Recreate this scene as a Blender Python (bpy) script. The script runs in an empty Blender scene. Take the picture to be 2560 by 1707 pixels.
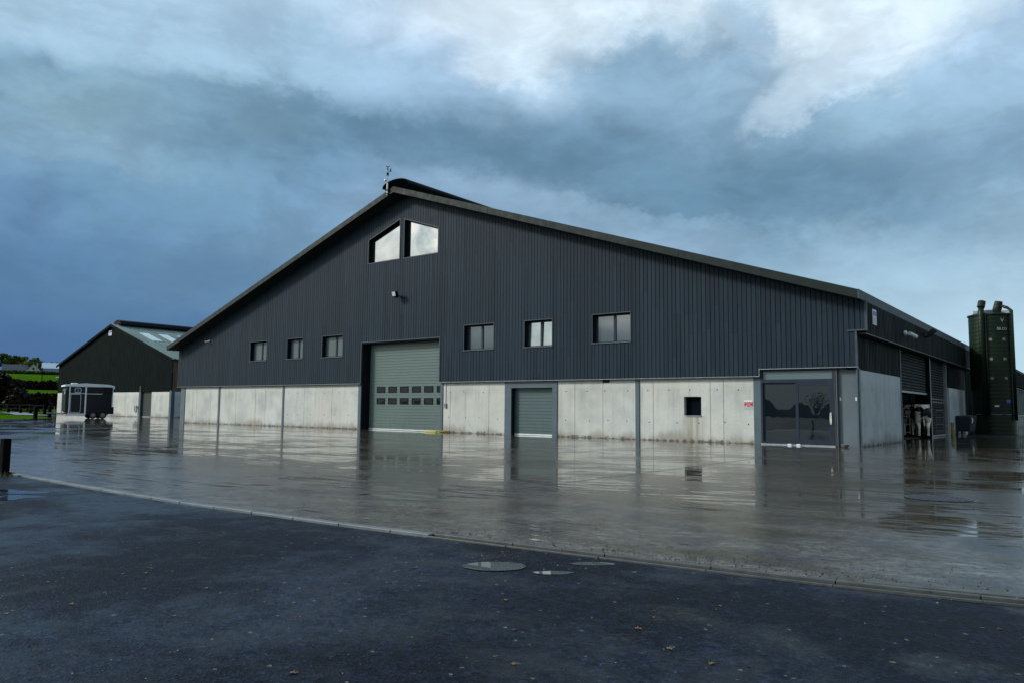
import bpy, bmesh, math, random
from mathutils import Vector, Matrix
R = random.Random(7)
sc = bpy.context.scene
C = sc.collection
rad = math.radians

# ------------------------------------------------------------------ camera
F_PX = 1892.686
PIT, ROL, YAW = rad(5.034058), rad(0.567876), rad(-37.833053)
CAM = Vector((48.208244, -23.096849, 1.009783))
fw = Vector((math.sin(YAW), math.cos(YAW), 0)); rt = Vector((math.cos(YAW), -math.sin(YAW), 0)); up = Vector((0, 0, 1))
fw2 = fw*math.cos(PIT) + up*math.sin(PIT); up2 = up*math.cos(PIT) - fw*math.sin(PIT)
r3 = rt*math.cos(ROL) + up2*math.sin(ROL); u3 = up2*math.cos(ROL) - rt*math.sin(ROL)
cd = bpy.data.cameras.new('camera'); co = bpy.data.objects.new('camera', cd); C.objects.link(co)
cd.sensor_width = 36; cd.lens = F_PX/2560*36; cd.clip_start = .05; cd.clip_end = 6000
m = Matrix((r3, u3, -fw2)).transposed().to_4x4(); m.translation = CAM
co.matrix_world = m; sc.camera = co
sc.view_settings.view_transform = 'Standard'; sc.view_settings.look = 'None'
sc.view_settings.exposure = 0; sc.view_settings.gamma = 1; sc.view_settings.use_curve_mapping = False
sc.cycles.max_bounces = 6; sc.cycles.diffuse_bounces = 3; sc.cycles.glossy_bounces = 4
sc.cycles.caustics_reflective = False; sc.cycles.caustics_refractive = False

# ------------------------------------------------------------------ objects
OFF = {}
def tag(o, label=None, cat=None, group=None, kind=None):
    if label: o['label'] = label
    if cat: o['category'] = cat
    if group: o['group'] = group
    if kind: o['kind'] = kind
    return o
def thing(name, label, cat, loc=(0, 0, 0), rz=0, group=None, local=False):
    o = bpy.data.objects.new(name, None); C.objects.link(o)
    o.location = loc; o.rotation_euler = (0, 0, rz); o.empty_display_size = .2
    OFF[o.name] = Vector((0, 0, 0)) if local else Vector(loc)
    return tag(o, label, cat, group)
def root_off(o):
    while o.parent: o = o.parent
    return OFF.get(o.name, Vector((0, 0, 0)))

class MB:
    def __init__(s): s.v = []; s.f = []; s.mi = []
    def add(s, vs, fs, mi=0):
        b = len(s.v); s.v += [tuple(p) for p in vs]
        for f in fs: s.f.append(tuple(b+i for i in f)); s.mi.append(mi)
        return s
    def quad(s, a, b, c, d, mi=0): return s.add([a, b, c, d], [(0, 1, 2, 3)], mi)
    def box(s, x0, x1, y0, y1, z0, z1, mi=0):
        return s.add([(x0,y0,z0),(x1,y0,z0),(x1,y1,z0),(x0,y1,z0),(x0,y0,z1),(x1,y0,z1),(x1,y1,z1),(x0,y1,z1)],
                     [(0,3,2,1),(4,5,6,7),(0,1,5,4),(1,2,6,5),(2,3,7,6),(3,0,4,7)], mi)
    def hexa(s, lo, hi, mi=0):   # two quads of 4 points each
        return s.add(list(lo)+list(hi), [(3,2,1,0),(4,5,6,7),(0,1,5,4),(1,2,6,5),(2,3,7,6),(3,0,4,7)], mi)
    def prism(s, poly, axis, d0, d1, mi=0):
        n = len(poly)
        def P(p, d):
            return {'x': (d, p[0], p[1]), 'y': (p[0], d, p[1]), 'z': (p[0], p[1], d)}[axis]
        return s.add([P(p, d0) for p in poly]+[P(p, d1) for p in poly],
                     [tuple(range(n))[::-1], tuple(range(n, 2*n))]+[(i, (i+1) % n, n+(i+1) % n, n+i) for i in range(n)], mi)
    def tube(s, pts, r, n=8, mi=0, cap=True):
        pts = [Vector(p) for p in pts]; rs = r if isinstance(r, (list, tuple)) else [r]*len(pts)
        b = len(s.v); prev = None
        for i, p in enumerate(pts):
            t = (pts[min(i+1, len(pts)-1)]-pts[max(i-1, 0)]).normalized()
            if prev is None:
                a = t.orthogonal().normalized()
            else:
                a = (prev - t*prev.dot(t)).normalized()
            prev = a; c = t.cross(a)
            for k in range(n):
                w = 2*math.pi*k/n
                s.v.append(tuple(p+(a*math.cos(w)+c*math.sin(w))*rs[i]))
        for i in range(len(pts)-1):
            for k in range(n):
                s.f.append((b+i*n+k, b+i*n+(k+1) % n, b+(i+1)*n+(k+1) % n, b+(i+1)*n+k)); s.mi.append(mi)
        if cap:
            s.f.append(tuple(b+k for k in range(n))[::-1]); s.mi.append(mi)
            e = b+(len(pts)-1)*n; s.f.append(tuple(e+k for k in range(n))); s.mi.append(mi)
        return s
    def lathe(s, prof, c=(0, 0), n=24, mi=0, z0=0):
        b = len(s.v)
        for r, z in prof:
            for k in range(n):
                w = 2*math.pi*k/n; s.v.append((c[0]+r*math.cos(w), c[1]+r*math.sin(w), z0+z))
        for i in range(len(prof)-1):
            for k in range(n):
                s.f.append((b+i*n+k, b+i*n+(k+1) % n, b+(i+1)*n+(k+1) % n, b+(i+1)*n+k)); s.mi.append(mi)
        return s
    def ring(s, x0, x1, z0, z1, w, y0, y1, mi=0):     # rectangular frame in the xz plane
        s.box(x0, x0+w, y0, y1, z0, z1, mi); s.box(x1-w, x1, y0, y1, z0, z1, mi)
        s.box(x0+w, x1-w, y0, y1, z1-w, z1, mi); s.box(x0+w, x1-w, y0, y1, z0, z0+w, mi); return s
    def polyring(s, pts, w, y0, y1, mi=0):            # frame along any convex polygon (xz), inset by w
        n = len(pts); cx = sum(p[0] for p in pts)/n; cz = sum(p[1] for p in pts)/n
        inn = []
        for i in range(n):
            p0, p, p1 = Vector(pts[i-1]), Vector(pts[i]), Vector(pts[(i+1) % n])
            def nrm(a, b):
                d = (b-a).normalized(); q = Vector((-d.y, d.x))
                return q if q.dot(Vector((cx, cz))-a) > 0 else -q
            n0, n1 = nrm(p0, p), nrm(p, p1); k = n0+n1
            inn.append(p + k*(w/max(1e-6, k.dot(n0))))
        for i in range(n):
            j = (i+1) % n
            a, b, c, d = pts[i], pts[j], inn[j], inn[i]
            s.hexa([(q[0], y0, q[1]) for q in (a, b, c, d)], [(q[0], y1, q[1]) for q in (a, b, c, d)], mi)
        return inn
    def build(s, name, mats, parent=None, off=None, smooth=False, bevel=0, fixn=True):
        if off is None: off = root_off(parent) if parent else Vector((0, 0, 0))
        off = Vector(off)
        me = bpy.data.meshes.new(name); me.from_pydata([tuple(Vector(p)-off) for p in s.v], [], s.f)
        if not isinstance(mats, (list, tuple)): mats = [mats]
        for q in mats: me.materials.append(q)
        me.polygons.foreach_set('material_index', s.mi)
        if fixn:
            bm = bmesh.new(); bm.from_mesh(me); bmesh.ops.recalc_face_normals(bm, faces=bm.faces); bm.to_mesh(me); bm.free()
        if smooth: me.polygons.foreach_set('use_smooth', [True]*len(me.polygons))
        me.update()
        o = bpy.data.objects.new(name, me); C.objects.link(o)
        if parent: o.parent = parent
        else: o.location = off
        if bevel:
            b = o.modifiers.new('bevel', 'BEVEL'); b.width = bevel; b.segments = 2; b.limit_method = 'ANGLE'
        return o
def single(mb, name, mats, label, cat, base, group=None, kind=None, **k):
    o = mb.build(name, mats, None, off=base, **k); return tag(o, label, cat, group, kind)
def copy_tree(o, parent=None):
    c = o.copy(); C.objects.link(c)
    if parent: c.parent = parent
    for ch in list(o.children): copy_tree(ch, c)
    return c

# ------------------------------------------------------------------ materials
class NT:
    def __init__(s, tree): s.t = tree; s.n = tree.nodes; s.l = tree.links
    def new(s, typ, **k):
        n = s.n.new(typ)
        for a, b in k.items(): setattr(n, a, b)
        return n
    def put(s, sock, val):
        if isinstance(val, bpy.types.NodeSocket): s.l.new(val, sock)
        elif val is not None: sock.default_value = val
    def math(s, op, a, b=None, c=None, clamp=False):
        n = s.new('ShaderNodeMath', operation=op, use_clamp=clamp); s.put(n.inputs[0], a)
        if b is not None: s.put(n.inputs[1], b)
        if c is not None: s.put(n.inputs[2], c)
        return n.outputs[0]
    def vmath(s, op, a, b=None):
        n = s.new('ShaderNodeVectorMath', operation=op); s.put(n.inputs[0], a)
        if b is not None:
            if op == 'SCALE': s.put(n.inputs['Scale'], b)
            else: s.put(n.inputs[1], b)
        return n.outputs['Value'] if op in ('DOT_PRODUCT', 'LENGTH') else n.outputs[0]
    def noise(s, vec, scale, detail=3, rough=.55, dist=0):
        n = s.new('ShaderNodeTexNoise'); s.put(n.inputs['Vector'], vec); n.inputs['Scale'].default_value = scale
        n.inputs['Detail'].default_value = detail; n.inputs['Roughness'].default_value = rough; n.inputs['Distortion'].default_value = dist
        return n.outputs['Fac']
    def mapr(s, v, a, b, c=0., d=1., smooth=False):
        n = s.new('ShaderNodeMapRange'); n.clamp = True
        if smooth: n.interpolation_type = 'SMOOTHSTEP'
        s.put(n.inputs['Value'], v); s.put(n.inputs['From Min'], a); s.put(n.inputs['From Max'], b)
        s.put(n.inputs['To Min'], c); s.put(n.inputs['To Max'], d)
        return n.outputs[0]
    def mix(s, f, a, b, blend='MIX'):
        n = s.new('ShaderNodeMix', data_type='RGBA', blend_type=blend); s.put(n.inputs[0], f)
        s.put(n.inputs[6], a if isinstance(a, bpy.types.NodeSocket) else (*a, 1)[:4])
        s.put(n.inputs[7], b if isinstance(b, bpy.types.NodeSocket) else (*b, 1)[:4])
        return n.outputs[2]
    def bump(s, h, dist, strength=1., normal=None):
        n = s.new('ShaderNodeBump'); s.put(n.inputs['Height'], h); n.inputs['Distance'].default_value = dist
        n.inputs['Strength'].default_value = strength
        if normal is not None: s.put(n.inputs['Normal'], normal)
        return n.outputs[0]
    def geo(s): return s.new('ShaderNodeNewGeometry')
    def pos(s): return s.geo().outputs['Position']
    def sep(s, v):
        n = s.new('ShaderNodeSeparateXYZ'); s.put(n.inputs[0], v); return n.outputs
    def scaled(s, v, x, y, z): return s.vmath('MULTIPLY', v, (x, y, z))
def newmat(name):
    m = bpy.data.materials.new(name); m.use_nodes = True; t = NT(m.node_tree)
    return m, t, m.node_tree.nodes['Principled BSDF']
def simple(name, col, rough=.6, var=.15, scale=6, metal=0., ior=1.45, bump=0., stretch=(1, 1, 1), island=0., spec=.5):
    m, t, p = newmat(name)
    v = t.scaled(t.pos(), *stretch)
    f = t.noise(v, scale, 4)
    k = t.mapr(f, .3, .7, 1-var, 1+var)
    if island:
        k = t.math('MULTIPLY', k, t.mapr(t.geo().outputs['Random Per Island'], 0, 1, 1-island, 1+island))
    c = t.vmath('SCALE', tuple(col), k)
    t.put(p.inputs['Base Color'], c); p.inputs['Metallic'].default_value = metal
    t.put(p.inputs['Roughness'], t.mapr(t.noise(v, scale*2.3, 2), .3, .7, max(0, rough-.08), min(1, rough+.08)))
    p.inputs['IOR'].default_value = ior; p.inputs['Specular IOR Level'].default_value = spec
    if bump: t.put(p.inputs['Normal'], t.bump(t.noise(v, scale*3, 3), bump))
    return m
def glass(name, col, ior=1.5, rough=.01, wave=0., tint=(1, 1, 1)):
    m, t, p = newmat(name)
    p.inputs['Base Color'].default_value = (*col, 1); p.inputs['Roughness'].default_value = rough
    p.inputs['IOR'].default_value = ior
    p.inputs['Specular Tint'].default_value = (*tint, 1)
    if wave: t.put(p.inputs['Normal'], t.bump(t.noise(t.pos(), 2.2, 1), wave))
    return m

def mat_concrete(name, base, warm, side=False):
    m, t, p = newmat(name); P = t.pos(); x, y, z = t.sep(P)
    u = t.math('ADD', x, y)
    big = t.noise(P, .9, 4, .6); fine = t.noise(P, 14, 4, .6)
    col = t.mix(t.mapr(big, .32, .68), tuple(c*.74 for c in base), tuple(c*1.10 for c in base))
    col = t.mix(t.mapr(t.noise(P, .45, 3), .45, .7, 0, .7), col, warm)
    col = t.mix(t.mapr(fine, .3, .75, 0, .22), col, tuple(c*.55 for c in base))
    st = t.new('ShaderNodeCombineXYZ'); t.put(st.inputs[0], u); t.put(st.inputs[2], t.math('MULTIPLY', z, .05))
    streak = t.noise(st.outputs[0], 5.5, 4, .6)
    topm = t.mapr(z, .5, 2.1, 0.15, 1)
    s = t.math('MULTIPLY', t.mapr(streak, .52, .74), topm)
    col = t.mix(t.math('MULTIPLY', s, .75), col, tuple(c*.42 for c in base))
    s2 = t.mapr(t.noise(st.outputs[0], 1.7, 3), .60, .72, 0, .45)
    col = t.mix(s2, col, (base[0]*.62, base[1]*.55, base[2]*.40))
    dm = t.math('MULTIPLY', t.math('MULTIPLY', t.mapr(x, 37.25, 37.5), t.mapr(x, 37.9, 38.15, 1, 0)), t.math('MULTIPLY', t.mapr(z, .80, .84, 1, 0), t.mapr(t.noise(st.outputs[0], 9, 3), .36, .6, .15, 1)))
    if not side: col = t.mix(t.math('MULTIPLY', dm, .6), col, (.17, .15, .085))
    # splash band at the foot
    edge = t.math('ADD', z, t.math('ADD', t.mapr(t.noise(t.scaled(P, 1, 1, .5), .8, 3, .55), .36, .64, -.16, .14), t.mapr(streak, .35, .65, .07, -.07)))
    foot = t.mapr(edge, -.04, .30, .62, 0, True)
    col = t.mix(foot, col, (.19, .16, .12))
    edge2 = t.math('ADD', z, t.mapr(t.noise(P, 7, 3), .3, .7, -.07, .07))
    col = t.mix(t.mapr(edge2, .0, .07, .8, 0), col, (.035, .032, .025))
    wht = t.mapr(t.math('ADD', z, t.mapr(streak, .3, .7, -.12, .12)), 1.72, 1.95, 0, .35)
    col = t.mix(wht, col, tuple(min(.75, c*1.35) for c in base))
    t.put(p.inputs['Base Color'], col); p.inputs['Roughness'].default_value = .75
    t.put(p.inputs['Normal'], t.bump(t.noise(P, 30, 3), .004))
    return m

M = {}
M['concrete'] = mat_concrete('fair_faced_concrete', (.53, .545, .51), (.52, .505, .44))
M['concrete_side'] = mat_concrete('shade_tinted_concrete', (.50, .535, .54), (.46, .49, .48))  # bluish copy of the front concrete; side shade put into the colour
M['hole'] = simple('tie_hole', (.06, .06, .055), .9)
# charred/painted larch boards
def mat_boards():
    m, t, p = newmat('painted_boards'); P = t.pos(); rnd = t.geo().outputs['Random Per Island']
    v = t.scaled(P, 9, 9, .7)
    g = t.noise(v, 2.2, 5, .65)
    k = t.math('MULTIPLY', t.mapr(g, .25, .75, .72, 1.28), t.mapr(rnd, 0, 1, .82, 1.18))
    c = t.vmath('SCALE', (.0150, .0275, .0410), k)
    c = t.mix(t.mapr(t.noise(P, .25, 3), .4, .7, 0, .35), c, (.012, .022, .033))
    t.put(p.inputs['Base Color'], c)
    t.put(p.inputs['Roughness'], t.mapr(g, .3, .7, .5, .68)); p.inputs['Specular IOR Level'].default_value = .12
    t.put(p.inputs['Normal'], t.bump(g, .003))
    return m
M['boards'] = mat_boards()
M['gap'] = simple('dark_membrane', (.010, .012, .016), .9)
M['flashing'] = simple('grey_green_flashing', (.012, .0205, .0195), .6, .12, 1.5, spec=.15)
M['soffit'] = simple('dark_soffit', (.022, .027, .030), .7)
M['trim'] = simple('anthracite_trim', (.052, .070, .085), .5, spec=.2)
M['drip'] = simple('aluminium_drip', (.30, .32, .33), .35, metal=.4)
M['frame'] = simple('anthracite_frame', (.020, .031, .048), .45, spec=.2)
M['blackframe'] = simple('black_frame', (.008, .010, .013), .5, spec=.1)
M['reveal'] = simple('dark_reveal', (.012, .016, .021), .7, spec=.1)
M['sill'] = simple('grey_metal_sill', (.11, .145, .155), .5, spec=.2)
M['steel'] = simple('painted_grey_steel', (.066, .100, .120), .45, .14, 1.2)
M['steel_rust'] = simple('stained_grey_steel', (.095, .125, .145), .45, .18, .9)
M['glass_bright'] = glass('solar_glass', (.02, .025, .025), 2.75, .0, .0)
M['glass_blind'] = glass('glass_with_blind', (.115, .145, .15), 1.55)
M['glass_open'] = glass('tilted_glass', (.12, .14, .13), 3.0, .03)
M['glass_blue'] = glass('blue_glass', (.045, .068, .085), 2.1)
M['glass_dark'] = glass('patio_glass', (.005, .010, .014), 1.9, .0, .0012)
M['glass_transom'] = glass('transom_glass', (.10, .145, .16), 1.8, .01, .002)  # pale base colour stands in for reflected sky
M['glass_door'] = glass('door_pane', (.006, .009, .016), 1.6, .01, .004)
M['rubber'] = simple('black_rubber', (.012, .012, .013), .8)
M['alu'] = simple('bright_aluminium', (.72, .74, .72), .35, .1, metal=.2)
M['galv'] = simple('galvanised_steel', (.33, .36, .37), .4, .2, 8, metal=.6)
M['white'] = simple('white_plastic', (.74, .76, .76), .4, .05)
M['greenclad'] = simple('dark_green_sheet', (.0035, .0075, .0075), .6, .2, 1.5, stretch=(1, 1, .2), spec=.08)
M['shedclad'] = simple('dark_green_profiled_sheet', (.0012, .0058, .0050), .7, .15, .6, spec=.05)
M['shedroof'] = simple('weathered_fibre_cement', (.165, .235, .22), .7, .16, .8, stretch=(.4, 2, 1), spec=.2)
M['skylight'] = simple('translucent_sheet', (.52, .60, .64), .4, .08)
M['blackroof'] = simple('black_ridge_sheet', (.005, .006, .007), .6, spec=.1)
M['barnroof'] = simple('grey_roof_sheet', (.06, .075, .075), .5)
M['shutter'] = simple('grey_roller_slats', (.022, .028, .028), .6, .15, 2, spec=.12)
M['timber'] = simple('weathered_boarding', (.11, .065, .042), .8, .35, 3, stretch=(3, 3, .3), island=.3)
M['post'] = simple('dark_tarred_timber', (.0045, .0045, .005), .9, .3, 8, spec=.05)
M['yellow'] = simple('yellow_plastic', (.44, .39, .015), .5)
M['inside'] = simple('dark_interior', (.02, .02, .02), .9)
M['barnfloor'] = simple('dung_stained_floor', (.07, .06, .05), .7, .3, 2)
M['gatesteel'] = simple('dull_gate_tube', (.115, .12, .115), .6, .2, 8, spec=.2)

def mat_door(name, base, dirt=True):
    m, t, p = newmat(name); P = t.pos(); z = t.sep(P)[2]
    k = t.mapr(t.noise(P, .8, 3), .3, .7, .93, 1.07)
    c = t.vmath('SCALE', base, k)
    if dirt:
        w = t.noise(t.scaled(P, 5, 5, 1.2), 1.6, 4, .6)
        ms = t.math('MULTIPLY', t.mapr(w, .50, .68, 0, .5), t.mapr(z, .15, .95, 1, 0))
        c = t.mix(ms, c, (.045, .058, .05))
    t.put(p.inputs['Base Color'], c); p.inputs['Roughness'].default_value = .42
    return m
M['door'] = mat_door('sage_green_door', (.086, .134, .121))
M['door_small'] = mat_door('sage_green_small_door', (.056, .098, .098))

def mat_yard():
    m, t, p = newmat('wet_concrete_yard'); P = t.pos(); x, y, z = t.sep(P)
    n1 = t.noise(P, .35, 5, .6); n2 = t.noise(P, 2.3, 5, .65, .4); n3 = t.noise(P, 38, 4, .7); n4 = t.noise(P, 11, 4, .7)
    br = t.noise(t.scaled(P, .35, 6, 1), 1.2, 4, .6)                       # tamped finish along the facade
    cb = t.new('ShaderNodeCombineXYZ'); t.put(cb.inputs[0], t.math('ADD', t.math('MULTIPLY', x, .25), t.math('MULTIPLY', y, .12))); t.put(cb.inputs[1], t.math('SUBTRACT', t.math('MULTIPLY', y, 5.0), t.math('MULTIPLY', x, 2.2)))
    tr = t.noise(cb.outputs[0], 1.0, 4, .6)                                # drag and tyre marks
    near = t.mapr(t.math('ADD', y, t.mapr(n1, .3, .7, -2.5, 2.5)), -18.5, -11.5, 1, 0, True)
    col = t.mix(t.mapr(n1, .35, .68), (.048, .040, .031), (.096, .083, .067))
    col = t.mix(t.mapr(n2, .42, .70, 0, .6), col, (.036, .031, .025))
    col = t.mix(t.mapr(br, .45, .72, 0, .45), col, (.105, .096, .084))
    brown = t.math('MULTIPLY', t.mapr(x, 41, 46, 0, .75), t.mapr(t.noise(t.scaled(P, 1, 2.2, 1), .8, 4, .6), .45, .62))
    col = t.mix(t.math('MULTIPLY', near, t.mapr(n2, .3, .7, .2, .9)), col, (.150, .147, .137))
    col = t.mix(t.math('MULTIPLY', t.mapr(tr, .52, .66, 0, .55), t.mapr(near, 0, .4, .4, 1)), col, (.050, .048, .044))
    blot = t.mapr(t.noise(P, 1.0, 4, .65, .3), .53, .64, 0, .92)
    col = t.mix(t.math('MULTIPLY', blot, near), col, (.040, .043, .052))
    col = t.mix(t.math('MULTIPLY', brown, 1.15, None, True), col, (.046, .035, .012))
    film_b = t.mapr(brown, 0, .6, 0, .35)
    k = t.math('MULTIPLY', t.mapr(n3, .3, .7, .5, 1.5), t.mapr(n4, .3, .7, .45, 1.55))
    col = t.vmath('SCALE', col, k)
    col = t.mix(t.math('MULTIPLY', t.mapr(n3, .60, .66, 0, .85), t.mapr(n4, .42, .6, 0, 1)), col, (.014, .014, .016))
    t.put(p.inputs['Base Color'], col)
    film = t.math('ADD', t.mapr(t.noise(t.scaled(t.vmath('ADD', P, (3.1, 7.7, 0)), .7, 1, 1), .62, 6, .66, .5), .43, .56, 0, 1), t.mapr(br, .42, .66, -.35, .5))
    film = t.math('ADD', film, t.mapr(y, -9, -.5, 0, .55)); film = t.math('SUBTRACT', film, film_b)
    film = t.math('SUBTRACT', film, t.math('MULTIPLY', t.mapr(tr, .46, .62, 0, .8), t.mapr(y, -14, -5, 1, .35)))
    film = t.math('SUBTRACT', film, t.math('ADD', t.math('MULTIPLY', near, .30), t.mapr(y, -18.6, -15.2, .35, 0)))
    film = t.math('ADD', film, t.math('MULTIPLY', t.math('SUBTRACT', n4, .5), t.mapr(y, -17, -6, .8, .2)))
    fm = t.mapr(film, .12, .62, 0, 1, True)
    t.put(p.inputs['Roughness'], t.math('ADD', t.mapr(fm, 0, 1, .145, .022), t.math('MULTIPLY', near, .05)))
    p.inputs['IOR'].default_value = 1.33
    rip = t.noise(t.scaled(P, 1.0, 1.7, 1), 2.1, 3, .5)
    b1 = t.bump(rip, .0016)
    dry = t.bump(t.math('ADD', n3, t.math('MULTIPLY', n4, .8)), .0045, .6, b1)
    nm = t.new('ShaderNodeMix', data_type='VECTOR'); t.put(nm.inputs[0], t.mapr(fm, .1, .7)); t.put(nm.inputs[4], dry); t.put(nm.inputs[5], b1)
    t.put(p.inputs['Normal'], nm.outputs[1])
    return m
M['yard'] = mat_yard()
def mat_asphalt():
    m, t, p = newmat('wet_asphalt'); P = t.pos()
    st = t.noise(P, 130, 3, .7); g1 = t.noise(P, 42, 4, .72); g2 = t.noise(P, 15, 4, .7); big = t.noise(P, .55, 5, .62, .4); med = t.noise(P, 2.6, 5, .66, .3)
    vo = t.new('ShaderNodeTexVoronoi'); t.put(vo.inputs['Vector'], P); vo.inputs['Scale'].default_value = 62
    gr = vo.outputs['Distance']; vc = t.sep(vo.outputs['Color'])[0]
    c = t.mix(t.mapr(big, .40, .62), (.0044, .0072, .0138), (.0105, .0168, .0300))
    c = t.mix(t.mapr(med, .46, .66, 0, .75), c, (.0045, .0055, .0075))
    c = t.mix(t.mapr(t.noise(P, 1.3, 4, .6), .58, .72, 0, .5), c, (.020, .022, .021))
    k = t.math('MULTIPLY', t.mapr(vc, 0, 1, .35, 1.65), t.math('MULTIPLY', t.mapr(g1, .3, .7, .35, 1.65), t.mapr(g2, .3, .7, .4, 1.6)))
    c = t.vmath('SCALE', c, k)
    c = t.mix(t.mapr(vc, .9970, .9980, 0, .7), c, (.15, .15, .13))
    c = t.mix(t.mapr(t.math('ADD', g1, t.math('MULTIPLY', g2, .5)), .93, 1.0, 0, .6), c, (.075, .078, .075))
    t.put(p.inputs['Base Color'], c)
    wet = t.mapr(t.math('ADD', big, t.math('MULTIPLY', t.math('SUBTRACT', med, .5), .9)), .42, .66)
    t.put(p.inputs['Roughness'], t.mapr(wet, 0, 1, .58, .36)); p.inputs['IOR'].default_value = 1.33; t.put(p.inputs['Specular IOR Level'], t.mapr(wet, 0, 1, .20, .38))
    b = t.bump(t.math('ADD', gr, t.math('ADD', t.math('MULTIPLY', g1, 1.2), t.math('MULTIPLY', g2, 1.0))), .005, 1.)
    b2 = t.bump(st, .003, .8, b)
    nm = t.new('ShaderNodeMix', data_type='VECTOR'); t.put(nm.inputs[0], t.mapr(wet, 0, 1, 0, .65)); t.put(nm.inputs[4], b2); t.put(nm.inputs[5], t.geo().outputs['Normal'])
    t.put(p.inputs['Normal'], nm.outputs[1])
    return m
M['asphalt'] = mat_asphalt()
m, t, p = newmat('puddle_water'); p.inputs['Base Color'].default_value = (.085, .105, .102, 1); p.inputs['Roughness'].default_value = .0
p.inputs['IOR'].default_value = 1.33; M['water'] = m
m, t, p = newmat('thin_water_film'); p.inputs['Base Color'].default_value = (.014, .02, .03, 1)
t.put(p.inputs['Roughness'], t.mapr(t.noise(t.pos(), 6, 4, .65), .4, .62, .04, .3)); p.inputs['IOR'].default_value = 1.33
M['film'] = m
M['kerb'] = simple('kerb_concrete', (.125, .142, .150), .45, .25, 5)
M['kerb_dark'] = simple('silted_channel', (.02, .022, .026), .55, .4, 20)
M['kerb_edge'] = simple('concrete_edging', (.055, .06, .056), .5, .35, 9)
def mat_grass():
    m, t, p = newmat('pasture_grass'); P = t.pos()
    c = t.mix(t.mapr(t.noise(P, .08, 4), .35, .65), (.032, .082, .004), (.050, .120, .006))
    c = t.mix(t.mapr(t.noise(P, 1.4, 4), .4, .7, 0, .6), c, (.030, .085, .006))
    t.put(p.inputs['Base Color'], c); p.inputs['Roughness'].default_value = 1; p.inputs['Specular IOR Level'].default_value = .0
    return m
M['grass'] = mat_grass()
def leafmat(name, a, b):
    m, t, p = newmat(name); r = t.geo().outputs['Random Per Island']
    t.put(p.inputs['Base Color'], t.mix(r, a, b)); p.inputs['Roughness'].default_value = .7; p.inputs['Specular IOR Level'].default_value = .2
    return m

# ------------------------------------------------------------------ world: overcast sky with broken cloud
SUN_AZ, SUN_EL = math.degrees(math.atan2(-.34, -.30)), 31.
def lin(c): 
    return tuple(((x/255)/12.92 if x/255 <= .04045 else ((x/255+.055)/1.055)**2.4) for x in c)
COLS = (-34, -28, -22, -16, -10, -4, 2, 8, 14, 20, 26, 32)
ROWS = [
 (0,  [(60,100,152),(60,100,152),(62,102,152),(68,106,152),(76,112,154),(88,122,160),(104,138,172),(116,150,182),(142,174,200),(162,192,212),(180,208,224),(196,221,235)]),
 (4,  [(66,106,154),(67,107,154),(70,109,156),(78,115,158),(88,124,163),(98,134,170),(110,146,178),(122,156,187),(144,178,204),(162,194,213),(175,204,221),(186,213,230)]),
 (8,  [(84,122,162),(88,126,163),(94,131,166),(101,137,170),(108,143,176),(116,150,182),(125,158,188),(133,164,194),(146,177,203),(156,187,209),(163,193,213),(170,199,219)]),
 (12, [(98,134,170),(104,142,173),(110,146,177),(117,152,182),(127,158,188),(136,166,195),(145,174,202),(147,176,204),(141,171,197),(132,165,190),(136,167,192),(152,183,205)]),
 (16, [(122,158,184),(119,155,181),(114,152,180),(120,155,185),(132,163,192),(142,172,200),(144,175,203),(130,161,188),(112,149,177),(112,149,176),(122,156,184),(144,176,203)]),
 (20, [(110,146,172),(134,168,188),(122,156,180),(112,148,176),(114,149,177),(113,148,176),(117,151,180),(128,162,190),(142,174,199),(140,173,198),(152,185,209),(154,186,212)]),
 (24, [(158,191,214),(157,191,213),(150,186,208),(154,187,212),(163,193,220),(172,200,228),(192,217,238),(160,190,215),(178,205,228),(204,225,242),(196,219,240),(177,206,232)]),
 (28, [(174,205,227),(177,207,230),(178,208,231),(184,211,233),(194,216,238),(214,231,247),(222,236,250),(221,236,249),(202,223,242),(224,238,250),(206,226,245),(188,214,238)]),
 (34, [(165,195,220)]*4+[(180,205,228)]*4+[(190,214,234)]*4),
]
# the rest of the horizon (relative azimuth -> colours by elevation), seen only in reflections
BACK = {0:(142,156,162), 4:(150,164,170), 8:(162,174,178), 12:(172,182,184), 16:(180,190,194), 20:(180,192,200), 24:(176,190,202), 28:(170,188,204), 34:(160,182,204)}
w = bpy.data.worlds.new('World'); sc.world = w; w.use_nodes = True
t = NT(w.node_tree); bg = w.node_tree.nodes['Background']; STR = .1
d = t.vmath('NORMALIZE', t.new('ShaderNodeTexCoord').outputs['Generated'])
fdot = t.vmath('DOT_PRODUCT', d, tuple(fw)); rdot = t.vmath('DOT_PRODUCT', d, tuple(rt)); dz = t.sep(d)[2]
# cloud-deck coordinates: features get flatter and smaller towards the horizon
den = t.math('ADD', t.math('MAXIMUM', dz, 0.), .16)
deck = t.new('ShaderNodeCombineXYZ'); t.put(deck.inputs[0], t.math('DIVIDE', rdot, den)); t.put(deck.inputs[1], t.math('DIVIDE', fdot, den)); deck.inputs[2].default_value = 3.7
deck = deck.outputs[0]
def wn(scale, off, detail=4, rough=.55):
    return t.math('SUBTRACT', t.noise(t.vmath('ADD', deck, (off, off*.7, 0)), scale, detail, rough), .5)
az = t.math('MULTIPLY', t.math('ARCTAN2', rdot, fdot), 180/math.pi)
el = t.math('MULTIPLY', t.math('ARCSINE', dz), 180/math.pi)
amp = t.mapr(el, 1, 10, .15, 1)
wl = t.noise(t.scaled(d, 1, 1, 1.5), 3.2, 4, .58); wm = t.noise(t.vmath('ADD', t.scaled(d, 1, 1, 1.6), (5, 2, 1)), 3.6, 5, .6)
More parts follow.
